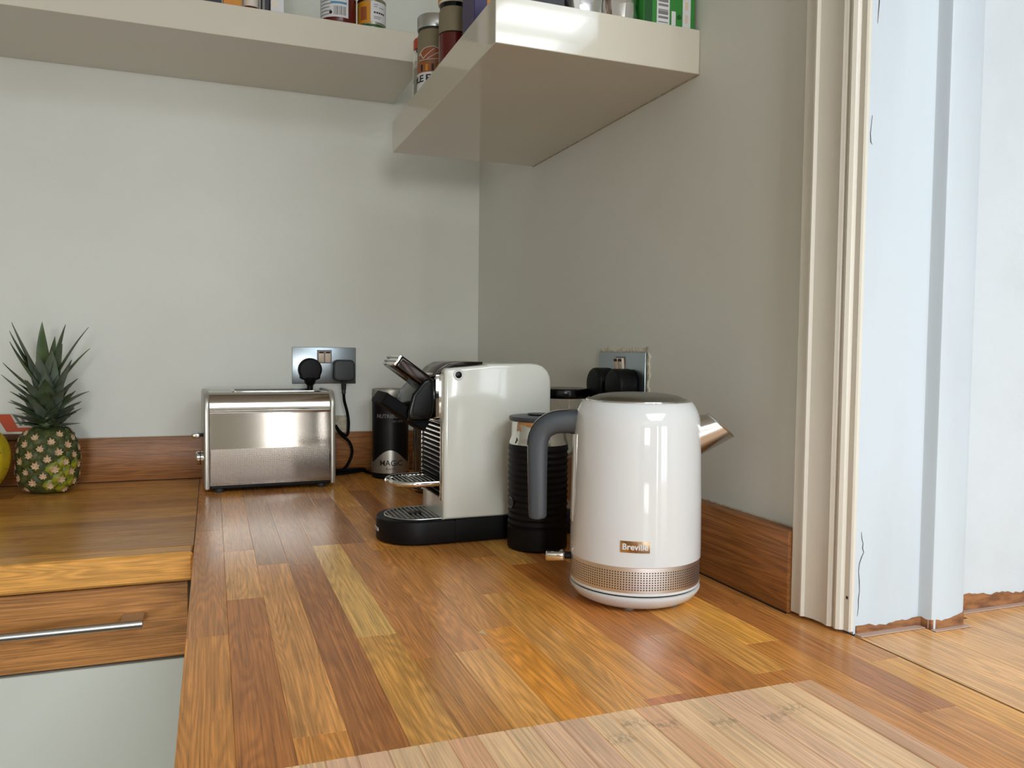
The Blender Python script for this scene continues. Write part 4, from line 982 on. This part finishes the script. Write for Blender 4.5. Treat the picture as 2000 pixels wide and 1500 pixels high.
cyl_patch(.0241, 0, 2*PI, .112, .117, .0003, 40).obj('lid_band', M_amber, k)
carton('snack_packet', 'purple and orange packet on the right shelf', (-.2130, -.6830, ZR), .060, .055, .150, M_card_purple, 'packet', ((-.012, .029, .02, .14, M_card_orange), (.0, .029, .02, .07, M_jam)))
sp_ = bpy.data.objects['snack_packet']
for i, r_ in enumerate((.006, .010, .014)):
    MB().tube([(.010+r_*math.cos(a), -.0282, .105+r_*math.sin(a)) for a in [PI*.2+1.5*PI*j/18 for j in range(19)]], .0008, 6).obj('swirl_print', M_terracotta, sp_)

# right shelf, along its front end
carton('food_packet', 'black packet at the front end of the right shelf', (-.2040, -.8560, ZR), .0400, .040, .10, M_card_dark, 'packet', ((-.015, .010, .03, .08, M_print_grey),))
def foil(label, loc, sx, sy, sz, seed):
    k = thing('foil_packet', label, 'packet', loc, 0, 'foil packets on the right shelf'); bm_ = MB(); bm_.box((-sx/2, -sy/2, 0), (sx/2, sy/2, sz))
    bmesh.ops.subdivide_edges(bm_.bm, edges=bm_.bm.edges[:], cuts=7, use_grid_fill=True)
    for v_ in bm_.bm.verts:
        p = v_.co.copy(); t = p.z/sz; f_ = 1-.18*abs(2*t-1)**2
        n_ = noise.noise_vector(p*38+Vector((seed*7.1, 0, 0)))*.0075+noise.noise_vector(p*90+Vector((0, seed*3.3, 0)))*.0030
        edge = min(1, p.z/.012)
        v_.co = Vector((p.x*f_, p.y*(.55+.45*(1-abs(2*p.x/sx)**3)), p.z))+Vector((n_.x*.6, n_.y, n_.z*.5))*edge
        v_.co.z = max(v_.co.z, 0)
    bm_.obj('pouch', M_foil, k, angle=14)
    MB().box((-sx/2*.86, -.0010, sz-.002), (sx/2*.86, .0010, sz+.012), .0004, 1).obj('seal', M_foil, k)
foil('crumpled silver foil packet on the right shelf, nearer its outer corner', (-.1510, -.8540, ZR), .054, .040, .075, 1)
foil('crumpled silver foil packet on the right shelf beside the green carton', (-.0985, -.8540, ZR), .038, .038, .080, 2)
k = carton('tea_carton', 'green carton with a barcode at the wall end of the right shelf', (-.0405, -.8465, ZR), .0735, .058, .12, M_card_green, 'carton', ((-.0360, -.0250, .0, .118, M_card_dgreen), (-.0185, -.0005, .0, .118, M_label), (.0185, .0300, .0, .118, M_label), (.0025, .0085, .0, .0200, M_label)))
for i in range(22):
    h_ = .0012+.0016*((i*7) % 3); MB().box((-.0165, -.0296, .004+i*.005), (-.0025, -.0293, .004+i*.005+h_)).obj('barcode_bar', M_print_grey, k)
MB().prism([(.0135+.0030*math.cos(a), .0140+.0030*math.sin(a)) for a in [2*PI*i/16 for i in range(16)]], -.0296, -.0293, 'Y').obj('print_dot', M_card_dgreen, k)
for i in range(6): MB().box((.0220, -.0296, .008+i*.016), (.0262, -.0293, .018+i*.016)).obj('print', M_switch, k)
